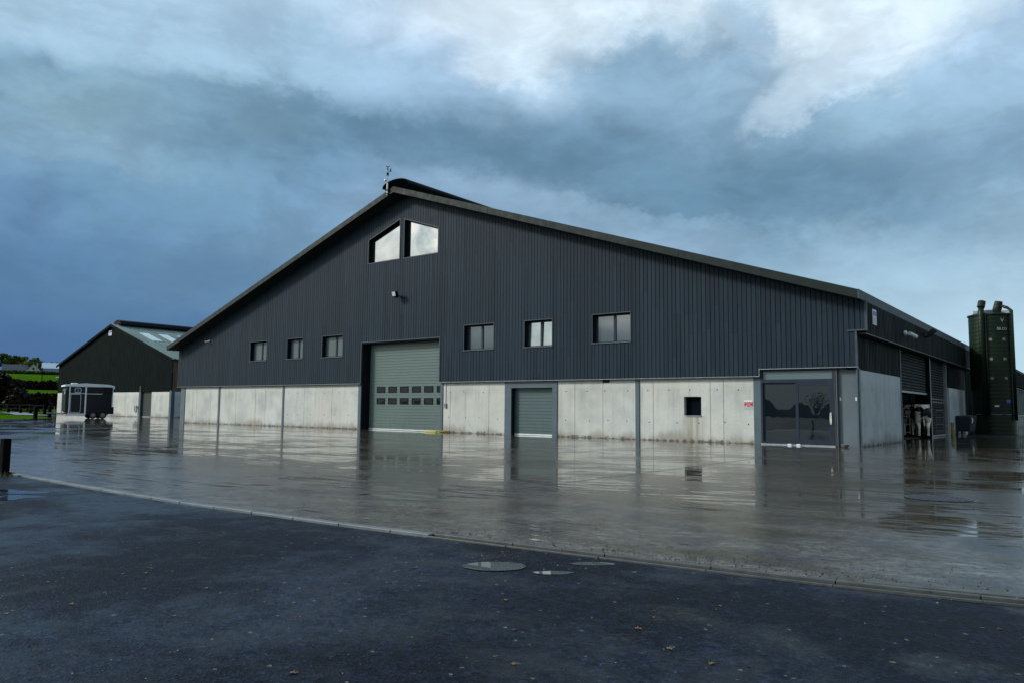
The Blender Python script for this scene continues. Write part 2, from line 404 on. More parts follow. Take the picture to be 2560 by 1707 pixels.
az2 = t.math('ADD', az, t.math('MULTIPLY', t.math('MULTIPLY', t.math('SUBTRACT', wl, .5), 10), amp))
el2 = t.math('ADD', el, t.math('MULTIPLY', t.math('MULTIPLY', t.math('SUBTRACT', wm, .5), 7), amp))
tt = t.math('ADD', t.math('DIVIDE', az2, 360), .5)
col = None; prev = None
for e, cs in ROWS:
    rp = t.new('ShaderNodeValToRGB'); cr = rp.color_ramp; cr.interpolation = 'EASE'
    bk = lin(BACK[e]); stops = [(-180, bk), (-100, bk), (-60, tuple(.5*a+.5*b for a, b in zip(bk, lin(cs[0]))))]
    stops += [(a, lin(c)) for a, c in zip(COLS, cs)]
    stops += [(60, tuple(.5*a+.5*b for a, b in zip(bk, lin(cs[-1])))), (100, bk), (180, bk)]
    while len(cr.elements) < len(stops): cr.elements.new(.5)
    for el_, (a, c) in zip(cr.elements, stops):
        el_.position = (a+180)/360; el_.color = (*c, 1)
    for i, (a, c) in enumerate(stops):
        cr.elements[i].position = (a+180)/360; cr.elements[i].color = (*c, 1)
    t.put(rp.inputs[0], tt)
    col = rp.outputs[0] if col is None else t.mix(t.mapr(el2, prev, e, 0, 1, True), col, rp.outputs[0])
    prev = e
col = t.mix(t.mapr(el2, 34, 75, 0, 1, True), col, lin((150, 182, 214)))
def blob(u, v, su, sv, c, k, rot=0, up_=1., soft=2.2):
    """a soft cloud lump in a given direction"""
    global col
    u *= 1.0884; v *= 1.0884
    dd = (fw2*F_PX + r3*(u-1280) - u3*(v-853.5)).normalized()
    a0 = math.degrees(math.atan2(dd.dot(rt), dd.dot(fw))); e0 = math.degrees(math.asin(dd.z))
    da = t.math('SUBTRACT', az3, a0); de = t.math('SUBTRACT', el3, e0)
    cr_, sr_ = math.cos(rot), math.sin(rot); sa, se = su*.033*1.0, sv*.033
    de = t.math('ADD', t.math('MULTIPLY', t.math('MAXIMUM', de, 0.), up_), t.math('MINIMUM', de, 0.)); p = t.math('MULTIPLY_ADD', da, cr_/sa, t.math('MULTIPLY', de, sr_/sa)); q = t.math('MULTIPLY_ADD', de, cr_/se, t.math('MULTIPLY', da, -sr_/se))
    r2 = t.math('MULTIPLY_ADD', p, p, t.math('MULTIPLY', q, q))
    f = t.mapr(r2, soft, .0, 0, k, True)
    col = t.mix(f, col, lin(c))
w2 = t.noise(t.vmath('ADD', t.scaled(d, 1, 1, 1.3), (1.3, 4.2, 7)), 8, 7, .66); w3 = t.noise(t.vmath('ADD', t.scaled(d, 1, 1, 1.3), (8.3, 1.2, 2)), 8, 7, .66)
az3 = t.math('ADD', az, t.math('MULTIPLY', t.math('SUBTRACT', w2, .5), 9)); el3 = t.math('ADD', el, t.math('MULTIPLY', t.math('SUBTRACT', w3, .5), 7))
blob(1430, 30, 420, 75, (228, 243, 254), .95, -.05)
blob(1180, 130, 120, 45, (222, 239, 253), .8)
blob(1950, 70, 270, 95, (228, 243, 254), .9, .15)
blob(1600, 215, 260, 70, (130, 164, 191), .8, -.10, .55, 2.4)
blob(1470, 135, 100, 50, (140, 173, 199), .85, 0, .9, 1.7)
blob(1620, 160, 130, 45, (146, 178, 204), .7, -.2, .9, 1.8)
blob(1715, 70, 75, 36, (170, 200, 225), .9, -.5, 1, 1.7)
blob(1690, 30, 70, 30, (182, 208, 230), .7)
blob(1880, 205, 150, 40, (212, 232, 249), .75, .3)
blob(1650, 455, 560, 70, (99, 134, 159), .75, -.16, .55, 2.0)
blob(2050, 420, 240, 45, (112, 148, 176), .5, .1, .6)
blob(900, 320, 600, 40, (99, 135, 161), .65, -.12, .7, 2.0)
blob(40, 205, 200, 32, (96, 134, 162), .8, 0, .8, 1.8)
blob(350, 70, 480, 70, (172, 202, 224), .75)
blob(250, 300, 260, 50, (138, 171, 193), .5, -.15)
blob(560, 250, 160, 40, (132, 165, 188), .4)
blob(800, 170, 330, 60, (158, 189, 216), .5, -.1)
blob(200, 245, 160, 50, (148, 181, 198), .6, -.2)
blob(120, 330, 200, 30, (140, 172, 194), .45, -.1)
blob(620, 380, 300, 30, (108, 145, 173), .45, -.08, .5)
blob(1350, 490, 330, 26, (152, 183, 208), .55, -.15)
blob(2180, 560, 240, 60, (158, 188, 209), .45)
# detail: streaked and lumpy brightness variation
warp = t.new('ShaderNodeTexNoise'); t.put(warp.inputs['Vector'], t.scaled(d, 1, 1, 1.6)); warp.inputs['Scale'].default_value = 5; warp.inputs['Detail'].default_value = 4
dw = t.vmath('ADD', t.scaled(d, 1, 1, 2.3), t.vmath('SCALE', t.vmath('SUBTRACT', warp.outputs['Color'], (.5, .5, .5)), .16))
det = t.noise(dw, 6, 7, .6); det2 = t.noise(dw, 17, 6, .62)
puff = t.math('SUBTRACT', t.mapr(det, .42, .60, 0, 1, True), .5)
k = t.math('ADD', t.math('MULTIPLY', t.math('SUBTRACT', det, .5), .55), t.math('ADD', t.math('MULTIPLY', t.math('SUBTRACT', det2, .5), .26), t.math('MULTIPLY', puff, .12)))
hi = t.mapr(el, 3, 14, .22, 1, True)
k = t.math('ADD', 1.04, t.math('MULTIPLY', k, hi))
col = t.vmath('MULTIPLY', t.vmath('SCALE', col, k), (.965, 1.0, 1.01))
# veiled sun on the left, behind the cloud
sd = Vector((math.sin(rad(SUN_AZ))*math.cos(rad(SUN_EL)), math.cos(rad(SUN_AZ))*math.cos(rad(SUN_EL)), math.sin(rad(SUN_EL))))
gd = Vector((math.sin(rad(SUN_AZ))*math.cos(rad(22)), math.cos(rad(SUN_AZ))*math.cos(rad(22)), math.sin(rad(22)))); sdot = t.vmath('DOT_PRODUCT', d, tuple(gd))
gl = t.math('POWER', t.mapr(sdot, .55, 1., 0, 1), 2.0)
gn = t.noise(t.scaled(d, 1, 1, 1.4), 15, 6, .62, .5)
gl = t.math('MULTIPLY', gl, t.math('MULTIPLY', t.mapr(t.noise(d, 4.2, 5, .6), .36, .64, .5, 1.25), t.mapr(gn, .36, .62, .42, 1.15)))
gl = t.math('MULTIPLY', gl, t.mapr(el, 4.0, 9.5, .0, 1, True))
gcol = t.vmath('SCALE', t.mix(t.mapr(gn, .38, .6), (.80, 1.0, 1.02), (1.04, 1.03, .95)), t.math('MULTIPLY', gl, 3.0))
col = t.vmath('ADD', col, gcol)
below = t.mapr(el, -.5, 0, 0, 1)
col = t.mix(below, (.05, .06, .055), col)
sky = t.new('ShaderNodeTexSky', sky_type='NISHITA'); sky.sun_disc = False
sky.sun_elevation = rad(SUN_EL); sky.sun_rotation = rad(SUN_AZ)
fin = t.mix(.95, sky.outputs[0], t.vmath('SCALE', col, 1/STR))
t.put(bg.inputs['Color'], fin); bg.inputs['Strength'].default_value = STR
w.cycles.sampling_method = 'MANUAL'; w.cycles.sample_map_resolution = 512
sl = bpy.data.lights.new('sun', 'SUN'); sl.energy = 2.7; sl.angle = rad(8); sl.color = (1, .96, .90)
so = bpy.data.objects.new('sun', sl); C.objects.link(so); so.rotation_euler = sd.to_track_quat('Z', 'Y').to_euler(); so.location = (20, -40, 30)

# ------------------------------------------------------------------ ground
KERB = [(20, -18.6), (35.75, -18.82), (38.2, -18.90), (40.54, -18.91), (43.24, -18.76), (44.64, -18.62), (46.26, -18.44), (47.17, -18.32), (47.83, -18.18), (52, -17.2), (75, -11)]
def offset(pts, dist):
    out = []
    for i, p in enumerate(pts):
        a = Vector(pts[max(i-1, 0)]); b = Vector(pts[min(i+1, len(pts)-1)]); tdir = (b-a).normalized()
        out.append((p[0]-tdir.y*dist, p[1]+tdir.x*dist))
    return out
yard_left = [(-40, 3.2), (-33, 3.6), (-22, 2.9), (-13.3, .85), (-10.1, -1.4), (-7.7, -4.6), (2, -11), (20, -18.3)]
k2 = offset(KERB, .13)
ypoly = k2 + [(120, 5), (120, 110), (-10.2, 110), (-10.2, 60), (-34, 60)] + yard_left
y = MB(); y.add([(a, b, 0) for a, b in ypoly], [tuple(range(len(ypoly)))])
tag(y.build('yard', M['yard']), kind='structure')
a = MB(); apoly = [(20, -18.75)]+KERB[1:-1]+[(75, -11), (140, -11), (140, -120), (-20, -120), (-10, -22)]
a.add([(p, q, -.012) for p, q in apoly], [tuple(range(len(apoly)))])
tag(a.build('asphalt_road', M['asphalt']), kind='structure')
def smooth(a, b, x):
    x = min(1, max(0, (x-a)/(b-a))); return x*x*(3-2*x)
def ground_h(x, y_):
    """fields: flat round the yard, climbing a hill to the west"""
    dx, dy = x-CAM.x, y_-CAM.y; dist = math.hypot(dx, dy)
    azr = math.degrees(math.atan2(dx, dy))
    west = smooth(-40, -56, azr)*smooth(-118, -95, azr)
    h = -.03
    prof = ((110, 0), (180, 1.6), (320, 6.0), (545, 18.8), (620, 21), (1200, 24), (3000, 24))
    for (d0, h0), (d1, h1) in zip(prof[:-1], prof[1:]):
        if d0 <= dist < d1: h += west*(h0+(h1-h0)*(dist-d0)/(d1-d0))
    if dist > 130: h += (1-west)*(.2 if -35 < azr < 30 else 1)*smooth(130, 700, dist)*(2.5+2*math.sin(azr*.09+1)+1.5*math.sin(azr*.31))
    if dist < 125: h -= .10*(1-smooth(95, 125, dist)) if not (x < -34 and dist > 85) else 0
    return h
g = MB(); rings = [0, 20, 50, 80, 95, 102, 108, 114, 120, 130, 145, 180, 220, 260, 320, 370, 430, 490, 545, 580, 620, 800, 1200, 2500]; NA = 144
vs = []
for r_ in rings:
    for k_ in range(NA):
        aa = 2*math.pi*k_/NA; x_, y_ = CAM.x+r_*math.sin(aa), CAM.y+r_*math.cos(aa); vs.append((x_, y_, ground_h(x_, y_)))
g.add(vs, [(i*NA+k_, i*NA+(k_+1) % NA, (i+1)*NA+(k_+1) % NA, (i+1)*NA+k_) for i in range(len(rings)-1) for k_ in range(NA)])
tag(g.build('grass_field', M['grass'], smooth=True), kind='structure')
# grass verge strip beyond the yard (sheet a little above the field)
v = MB(); vp = [(-40, 3.25), (-33, 3.65), (-22, 2.95), (-13.35, .80), (-10.2, -1.45), (-7.8, -4.7), (2, -11.1), (19.9, -18.5), (-10, -21.9), (-60, -12), (-80, 6), (-80, 40), (-40, 40), (-34.1, 20)]
v.add([(p, q, -.006) for p, q in vp], [tuple(range(len(vp)))]); tag(v.build('grass_verge', M['grass']), kind='structure')
pth = MB(); pth.add([(-26, 4.6, .004), (-31, 4.3, .004), (-60, 12.5, .004), (-60, 14.5, .004), (-32, 6.6, .004), (-26, 6.2, .004)], [(0, 1, 2, 3, 4, 5)])
tag(pth.build('path', simple('pale_track', (.2, .21, .22), .4)), kind='structure')
# kerb stones, one run of bedded stones (pattern of joints) + slot channel
kb = MB(); seg = []
tot = 0
P2 = KERB[1:5]+[(43.6, -18.74)]
def along(pts, s):
    for i in range(len(pts)-1):
        a_, b_ = Vector(pts[i]), Vector(pts[i+1]); L = (b_-a_).length
        if s <= L: return a_+(b_-a_)*(s/L), (b_-a_).normalized()
        s -= L
    return b_, (b_-a_).normalized()
def plen(pts): return sum((Vector(pts[i+1])-Vector(pts[i])).length for i in range(len(pts)-1))
def run(mb, pts, s0, s1, o0, o1, z0, z1, mi=0):
    p0, d0 = along(pts, s0); p1, d1 = along(pts, s1); n0 = Vector((-d0.y, d0.x)); n1 = Vector((-d1.y, d1.x))
    q = [p0+n0*o0, p1+n1*o0, p1+n1*o1, p0+n0*o1]
    mb.hexa([(a_.x, a_.y, z0) for a_ in q], [(a_.x, a_.y, z1) for a_ in q], mi)
KP = KERB[1:-1]; TL = plen(KP)
s = 0
while s < 8.2:
    e = min(s+.60, 8.2); run(kb, KP, s+.004, e-.004, 0.035, .115, -.1, .006+R.uniform(-.003, .003)); s = e
s = 8.2
while s < TL:
    e = min(s+.75, TL)
    run(kb, KP, s+.003, e-.003, .0, .016, -.1, .002, 1); run(kb, KP, s+.003, e-.003, .10, .128+.012*R.random(), -.1, .006, 1)
    run(kb, KP, s, e, .016, .10, -.1, -.012, 2); s = e
run(kb, KP, 11.35, TL, .15, .24, -.1, .008, 1)
tag(kb.build('kerb', [M['kerb'], M['kerb_edge'], M['kerb_dark']], bevel=.004), kind='structure')
# expansion joints of the yard slab
j = MB()
def joint(p0, p1, w_=.018):
    a_, b_ = Vector(p0), Vector(p1); n_ = Vector((-(b_-a_).y, (b_-a_).x)).normalized()*w_/2
    j.add([(*(a_-n_), .004), (*(b_-n_), .004), (*(b_+n_), .004), (*(a_+n_), .004)], [(0, 1, 2, 3)])
for yy in (-2.6, -6.8, -11.2): joint((-6, yy), (42.6 if yy > -5 else 47.2, yy))
for xx in (12, 21, 30, 36.4): joint((xx, -13.2), (xx, -.4))
joint((42.35, -15.5), (42.35, -.3))
for yy in (-8.5, -3.2, 2.5, 8, 13): joint((43, yy), (70, yy+.4))
tag(j.build('yard_joint', simple('joint_sealant', (.026, .025, .023), .5)), kind='structure')
gv = MB()
for k_ in range(34):
    joint_y = 13.8+k_*.22
    gv.add([(43.3, joint_y, .004), (58, joint_y+.3, .004), (58, joint_y+.36, .004), (43.3, joint_y+.06, .004)], [(0, 1, 2, 3)])
tag(gv.build('yard_grooves', simple('groove_shadow_dirt', (.03, .028, .024), .6)), kind='structure')
# puddles
def puddle(cx, cy, rx, ry, rot, seed, mat, z, wob=.12, tilt=0):
    rr = random.Random(seed); ph = [rr.uniform(0, 6.28) for _ in range(4)]
    vs = []
    for k_ in range(48):
        a_ = 2*math.pi*k_/48; f = 1+wob*(math.sin(2*a_+ph[0])*.5+math.sin(3*a_+ph[1])*.5+math.sin(5*a_+ph[2])*.35+math.sin(9*a_+ph[3])*.2)
        x_, y_ = rx*f*math.cos(a_), ry*f*math.sin(a_); vs.append((cx+x_*math.cos(rot)-y_*math.sin(rot), cy+x_*math.sin(rot)+y_*math.cos(rot), z))
    if tilt:
        d_ = Vector((cx-CAM.x, cy-CAM.y)).normalized(); vs = [(a_, b_, c_-math.tan(tilt)*((a_-cx)*d_.x+(b_-cy)*d_.y)) for a_, b_, c_ in vs]
    b = MB(); b.add(vs, [tuple(range(48))]); return tag(b.build('puddle', mat), kind='structure')
VR = math.atan2(.61, .79)
puddle(45.05, -19.19, .205, .155, VR, 1, M['water'], -.0088, .035, rad(.95))
puddle(45.45, -19.10, .125, .055, VR, 2, M['water'], -.0102, .10, rad(1.0))
puddle(45.49, -18.70, .145, .055, VR, 3, M['water'], -.0105, .08)
puddle(37.2, -20.4, 1.3, .42, .62, 4, M['film'], -.008, .3)
puddle(38.4, -20.1, .9, .22, .5, 6, M['film'], -.008, .3)

# ------------------------------------------------------------------ the barn
XL, XR, XU = 5.52, 42.74, 43.0
AX, AZ, SL, OV = 24.042, 10.658, .33, -.595
FT = .24                                                # roof thickness
H, H2 = 2.08, 2.30
YB = 23.0
def roof_z(x): return AZ-SL*abs(x-AX)
barn = thing('barn', 'wide barn with dark vertical boarding over pale concrete walls and a long shallow gable', 'barn', (24.04, 0, 0))
WIN = [(12.725, 14.199, 4.362, 3.343), (15.941, 17.213, 4.362, 3.350), (18.697, 20.226, 4.358, 3.341),
       (27.785, 29.348, 4.349, 3.328), (30.869, 32.161, 4.337, 3.324), (33.918, 35.462, 4.367, 3.341)]
GW = [[(21.856, 7.548), (23.904, 7.548), (23.904, 9.340), (21.856, 8.640)], [(24.180, 7.548), (26.243, 7.548), (26.243, 8.644), (24.180, 9.303)]]
DL, DR, DT = 21.553, 26.432, 3.919
def top_of(poly, x):   # slanted top of a gable window
    (xa, za), (xb, zb) = poly[3], poly[2]; return za+(zb-za)*(x-xa)/(xb-xa)
openings = [(a_, b_, lambda x, c=c_: c, d_) for a_, b_, c_, d_ in WIN]
openings += [(p_[0][0], p_[1][0], (lambda x, p=p_: top_of(p, x)), p_[0][1]) for p_ in GW]
openings += [(DL, DR, lambda x: DT, -1)]
def base_z(x): return H if x < 39.94 else (H2 if x < XR else 3.35)
PITCH = .15
edges = [XL+PITCH*i for i in range(int((XU-XL)/PITCH)+1)]
edges = [e for e in edges if e < XU-.02]+[XU]
cl = MB(); bk = MB()
brk = sorted(set([39.94, XR, AX]+[o_[0] for o_ in openings]+[o_[1] for o_ in openings]))
for i in range(len(edges)-1):
    xs = [edges[i]]+[b_ for b_ in brk if edges[i]+.004 < b_ < edges[i+1]-.004]+[edges[i+1]]
    joints = []; zj = R.uniform(2.3, 5.2)
    while zj < 10.4: joints.append(zj); zj += R.choice((3.0, 3.6, 4.2, 4.8))
    for xa, xb in zip(xs[:-1], xs[1:]):
        ga = .0055 if xa == edges[i] else 0; gb = .0055 if xb == edges[i+1] else 0
        mid = (xa+xb)/2
        ivs = [(base_z(mid), lambda x: roof_z(x)-FT+.03)]
        for o0, o1, tf, zb in openings:
            if o0 <= mid <= o1:
                new = []
                for lo, hi in ivs:
                    lof = lo if callable(lo) else (lambda x, c=lo: c)
                    if tf(mid) <= lof(mid) or zb >= hi(mid): new.append((lo, hi)); continue
                    if zb > lof(mid): new.append((lo, (lambda x, c=zb: c)))
                    if tf(mid) < hi(mid): new.append((tf, hi))
                ivs = new
        for lo, hi in ivs:
            lof = lo if callable(lo) else (lambda x, c=lo: c)
            bk.quad((xa, .024, lof(xa)), (xb, .024, lof(xb)), (xb, .024, hi(xb)), (xa, .024, hi(xa)))
            cuts = [z_ for z_ in joints if lof(mid)+.15 < z_ < hi(mid)-.15]
            segs = []; cur = lof
            for z_ in cuts:
                segs.append((cur, (lambda x, c=z_-.003: c))); cur = (lambda x, c=z_+.003: c)
            segs.append((cur, hi))
            for l_, h_ in segs:
                x0, x1 = xa+ga, xb-gb; c_ = .004
                yo = R.uniform(-.0015, .0015)
                f4 = [(x0, .022, l_(x0)), (x1, .022, l_(x1)), (x1, .022, h_(x1)), (x0, .022, h_(x0))]
                b4 = [(x0+c_, yo, l_(x0)), (x1-c_, yo, l_(x1)), (x1-c_, yo, h_(x1)), (x0+c_, yo, h_(x0))]
                cl.add(f4+b4, [(4, 5, 6, 7), (0, 1, 5, 4), (1, 2, 6, 5), (2, 3, 7, 6), (3, 0, 4, 7)])
cl.build('timber_cladding', M['boards'], barn)
bk.build('cladding_backing', M['gap'], barn, fixn=False)
# corner trims, drip flashings
for bx_ in ((XU-.005, XU+.055, -.02, .05, 3.35, roof_z(XU)-FT), (XR-.02, XR+.035, -.02, .05, H2-.04, 3.31), (XR-.22, XU+.06, -.03, .04, 3.31, 3.352), (XL-.03, XL+.012, -.012, .05, H, roof_z(XL)-FT)):
    MB().box(*bx_).build('corner_trim', M['trim'], barn)
dp = MB()
for a_, b_, z_ in ((XL-.03, DL-.002, H), (DR+.002, 39.94, H), (39.94, XR+.04, H2)):
    dp.box(a_, b_, -.035, .10, z_-.022, z_-.004)
dp.box(39.925, 39.94, -.03, .10, H-.02, H2)
dp.build('drip_flashing', M['drip'], barn)
# plinth of cast concrete: one part per bay, cast panels inside
CB = .12
def conc_bay(x0, x1, joints_, mat=M['concrete'], top=H, holes=True, cutout=None):
    b = MB(); xs = [x0]+joints_+[x1]
    for xa, xb in zip(xs[:-1], xs[1:]):
        ga = .008 if xa != x0 else 0; gb = .008 if xb != x1 else 0
        if cutout and xa < cutout[0] < xb:
            c0, c1, z0, z1 = cutout
            b.box(xa+ga, c0, CB, .36, -.1, top-.024); b.box(c1, xb-gb, CB, .36, -.1, top-.024)
            b.box(c0, c1, CB, .36, -.1, z0); b.box(c0, c1, CB, .36, z1, top-.024)
        else: b.box(xa+ga, xb-gb, CB, .36, -.1, top-.024)
    b.box(x0, x1, CB+.02, .34, -.1, top-.03) if not cutout else None
    if cutout: b.box(x0, cutout[0]-.1, CB+.02, .34, -.1, top-.03); b.box(cutout[1]+.1, x1, CB+.02, .34, -.1, top-.03)
    if holes:
        for zz in (.62, 1.66):
            xx = x0+.35
            while xx < x1-.15:
                cx, cz = xx+R.uniform(-.04, .04), zz+R.uniform(-.03, .03)
                if not (cutout and cutout[0]-.2 < cx < cutout[1]+.2 and cutout[2]-.1 < cz < cutout[3]+.1):
                    b.add([(cx+.022*math.cos(q*math.pi/4), CB-.0025, cz+.026*math.sin(q*math.pi/4)) for q in range(8)], [tuple(range(8))], 1)
                xx += R.choice((.75, 1.05, .9))
    return b.build('concrete_wall', [mat, M['hole']], barn)
SQ = (37.37, 37.97, .835, 1.455)
conc_bay(6.2, 9.7, [7.05, 7.45, 8.9], holes=False); conc_bay(9.83, 15.55, [11.4, 13.2, 14.05], holes=False)
conc_bay(15.66, 21.44, [17.3, 19.4], holes=True); conc_bay(26.58, 29.86, [26.98, 29.05])
conc_bay(32.34, 35.58, [33.1, 34.28]); conc_bay(35.74, 39.70, [36.25, 38.28, 38.72], cutout=SQ)
# dark plate painted as the shade of a pipe notch under the boarding, square duct opening
n_ = MB(); n_.box(34.27, 34.55, CB-.006, CB+.004, 1.95, H-.026); n_.build('notch_shade', M['gap'], barn)
hw = MB(); hw.ring(SQ[0]+.002, SQ[1]-.002, SQ[2]+.002, SQ[3]-.002, .022, CB+.16, CB+.20)
hb = hw.build('duct_window', M['frame'], barn); M['void'] = simple('unlit_duct', (.004, .006, .010), .9, spec=.02)
MB().box(SQ[0]+.024, SQ[1]-.024, CB+.175, CB+.19, SQ[2]+.024, SQ[3]-.024).build('pane', M['void'], hb)  # black plate paints the darkness inside the duct, no glass here
MB().box(SQ[0]+.08, SQ[1]+.012, CB-.03, CB+.15, SQ[2]-.016, SQ[2]+.006).build('sill', M['galv'], hb)
# columns
def column(x0, x1, z1=H-.026, y0=CB-.03, mat=M['steel']):
    b = MB(); b.box(x0, x1, y0, y0+.012, 0, z1); b.box((x0+x1)/2-.006, (x0+x1)/2+.006, y0+.012, y0+.26, 0, z1); return b.build('column', mat, barn)
column(9.69, 9.84); column(15.54, 15.67); column(35.585, 35.735); column(5.74, 6.19, mat=M['steel_rust']); column(21.30, 21.54); column(26.445, 26.575); column(39.705, 39.93)
# the web and flange of the wide corner column
b = MB(); b.box(42.16, 42.72, .17, .19, 0, H2-.03); b.box(42.145, 42.175, CB-.05, .19, 0, H2-.03, 1); b.box(42.705, 42.735, CB-.05, .35, 0, H2-.03, 1)
b.box(42.11, 42.128, CB-.06, .15, 0, H2-.03, 2)
b.build('corner_column', [M['steel_rust'], M['steel'], M['timber']], barn)
for xx in (42.235, 42.665):
    MB().box(xx-.018, xx+.018, .160, .1695, 1.33, 1.43).build('reflector', M['white'], barn)
# windows: reveal + frame + two panes + sill
def window(x0, x1, z1, z0, gm, tilt=0, split=.5):
    tm = MB(); tm.ring(x0-.025, x1+.025, z0-.025, z1+.025, .03, -.014, .026)
    f = MB(); Y = .18
    f.box(x0-.002, x0+.012, .026, Y, z0, z1, 1); f.box(x1-.012, x1+.002, .026, Y, z0, z1, 1); f.box(x0+.012, x1-.012, .026, Y, z1-.012, z1, 1); f.box(x0+.012, x1-.012, .026, Y, z0, z0+.012, 1)
    f.ring(x0+.001, x1-.001, z0+.001, z1-.001, .065, Y, Y+.05); xm = x0+(x1-x0)*split; f.box(xm-.045, xm+.045, Y-.012, Y+.045, z0+.066, z1-.066)
    f.box(x0+.067, x1-.067, Y+.10, Y+.12, z0+.067, z1-.067, 1)
    o = f.build('window', [M['frame'], M['reveal']], barn)
    tm.build('window_trim', M['trim'], o)
    for a_, b_ in ((x0+.066, xm-.045), (xm+.045, x1-.066)):
        q = MB(); dy = math.tan(tilt)*(z1-z0)
        q.hexa([(a_, Y+.022, z0+.066), (b_, Y+.022, z0+.066), (b_, Y+.034, z0+.066), (a_, Y+.034, z0+.066)],
               [(a_, Y+.022+dy, z1-.066), (b_, Y+.022+dy, z1-.066), (b_, Y+.034+dy, z1-.066), (a_, Y+.034+dy, z1-.066)])
        q.build('pane', gm, o)
    MB().box(x0-.03, x1+.03, -.035, -.0145, z0-.016, z0+.008).build('sill', M['sill'], o)
for i, (a_, b_, c_, d_) in enumerate(WIN):
    window(a_, b_, c_, d_, M['glass_blind'] if i < 3 else (M['glass_open'] if i == 4 else M['glass_blue']), rad(1.4) if i == 4 else 0, .56 if i < 3 else .53)
for p_ in GW:
    f = MB(); Y = .17
    cx = sum(q[0] for q in p_)/4; cz = sum(q[1] for q in p_)/4
    for i in range(4):
        a_, b_ = p_[i], p_[(i+1) % 4]
        f.quad((a_[0], .026, a_[1]), (b_[0], .026, b_[1]), (b_[0], Y, b_[1]), (a_[0], Y, a_[1]), 1)
    inn = f.polyring([tuple(q) for q in p_], .07, Y, Y+.05)
    o = f.build('gable_window', [M['blackframe'], M['reveal']], barn)
    tm = MB(); outp = [(cx+(q[0]-cx)*1.03, cz+(q[1]-cz)*1.04) for q in p_]; tm.polyring(outp, .04, -.014, .026); tm.build('window_trim', M['trim'], o)
    MB().prism([tuple(q) for q in inn], 'y', Y+.02, Y+.03).build('pane', M['glass_bright'], o)
# big sectional door
def ribbed(x0, x1, z0, z1, Y, pitch, groove, depth, mb):
    prof = []; z_ = z0
    while z_ < z1-.01:
        zt = min(z1, z_+pitch); prof += [(Y, z_), (Y, zt-groove), (Y+depth, zt-groove*.8), (Y+depth, zt-groove*.2)]; z_ = zt
    prof.append((Y, z1))
    for (ya, za), (yb, zb) in zip(prof[:-1], prof[1:]):
        if zb-za > 1e-6: mb.quad((x0, ya, za), (x1, ya, za), (x1, yb, zb), (x0, yb, zb))
    mb.quad((x0, Y+.05, z0), (x1, Y+.05, z0), (x1, Y+.05, z1), (x0, Y+.05, z1))
    return mb
YD = .41
dm = ribbed(DL+.02, DR-.0+.25, .05, DT-.05, YD, .126, .020, .014, MB())
door = dm.build('sectional_door', M['door'], barn, fixn=False)
tq = MB(); tq.box(DR-.002, DR+.045, -.014, .03, H-.02, DT); tq.box(DL-.04, DL+.002, -.014, .03, H-.02, DT); tq.box(DL-.04, DR+.045, -.014, .03, DT, DT+.04); tq.build('door_trim', M['trim'], door)
fr = MB(); fr.box(DL, DL+.05, .026, .5, 0, DT, 0); fr.box(DR+.13, DR+.15, .15, .5, 0, DT, 0); fr.box(DL+.05, DR+.13, .026, .5, DT-.05, DT, 0); fr.box(DL+.05, DL+.17, YD-.06, YD-.01, 0, DT-.05, 1)
fr.build('door_frame', [M['reveal'], M['blackframe']], door)
for zc in (1.80, 1.285):
    for k_ in range(6):
        xc = 22.48+k_*.745
        q = MB(); q.ring(xc-.26, xc+.26, zc-.135, zc+.135, .035, YD-.022, YD+.0); q.box(xc-.225, xc+.225, YD-.010, YD-.004, zc-.10, zc+.10, 1)
        q.build('door_window', [M['blackframe'], M['glass_door']], door)
MB().box(DL+.05, DR+.12, YD-.012, YD+.03, .012, .055).build('bottom_seal', M['alu'], door)
MB().box(DL+.05, DR+.12, YD-.03, YD+.04, .0, .012).build('threshold', M['rubber'], door)
# small roller door in its steel frame
f = MB(); f.box(29.87, 30.19, CB-.035, CB+.03, 0, H-.028); f.box(32.12, 32.335, CB-.035, CB+.03, 0, H-.028); f.box(30.19, 32.12, CB-.035, CB+.03, 1.80, H-.028)
f.box(30.15, 30.19, CB+.03, .36, 0, 1.8, 1); f.box(32.12, 32.16, CB+.03, .36, 0, 1.8, 1); f.box(30.19, 32.12, CB+.03, .36, 1.80, 1.84, 1)
rd = ribbed(30.20, 32.11, .05, 1.80, .30, .125, .018, .012, MB()).build('roller_door', M['door_small'], barn, fixn=False)
f.build('door_frame', [M['steel'], M['reveal']], rd)
MB().box(30.21, 32.10, .285, .33, .008, .055).build('bottom_seal', M['alu'], rd)
for zz in (.15, .95, 1.62):
    for xx in (29.93, 32.29): MB().box(xx-.012, xx+.012, CB-.045, CB-.0355, zz-.012, zz+.012).build('bolt', M['blackframe'], rd)
# glazed sliding door
PX0, PX1, PY_ = 39.945, 42.105, .06
f = MB(); f.ring(PX0, PX1, .03, H2-.03, .055, PY_, PY_+.12); f.box(PX0+.055, PX1-.055, PY_, PY_+.12, 1.87, 1.97)
slid = f.build('sliding_door', M['frame'], barn)
MB().box(PX0+.056, PX1-.056, PY_+.05, PY_+.06, 1.971, H2-.086).build('transom_pane', M['glass_transom'], slid)
xm = 41.03
l_ = MB(); l_.ring(PX0+.058, xm+.02, .086, 1.868, .05, PY_+.05, PY_+.09); lf = l_.build('door_leaf', M['frame'], slid)
MB().box(PX0+.109, xm-.031, PY_+.065, PY_+.075, .137, 1.817).build('pane', M['glass_dark'], lf)
l_ = MB(); l_.ring(xm-.045, PX1-.058, .086, 1.868, .085, PY_+.004, PY_+.045); lf = l_.build('door_leaf', M['frame'], slid)
MB().box(xm+.041, PX1-.144, PY_+.02, PY_+.03, .172, 1.782).build('pane', M['glass_dark'], lf)
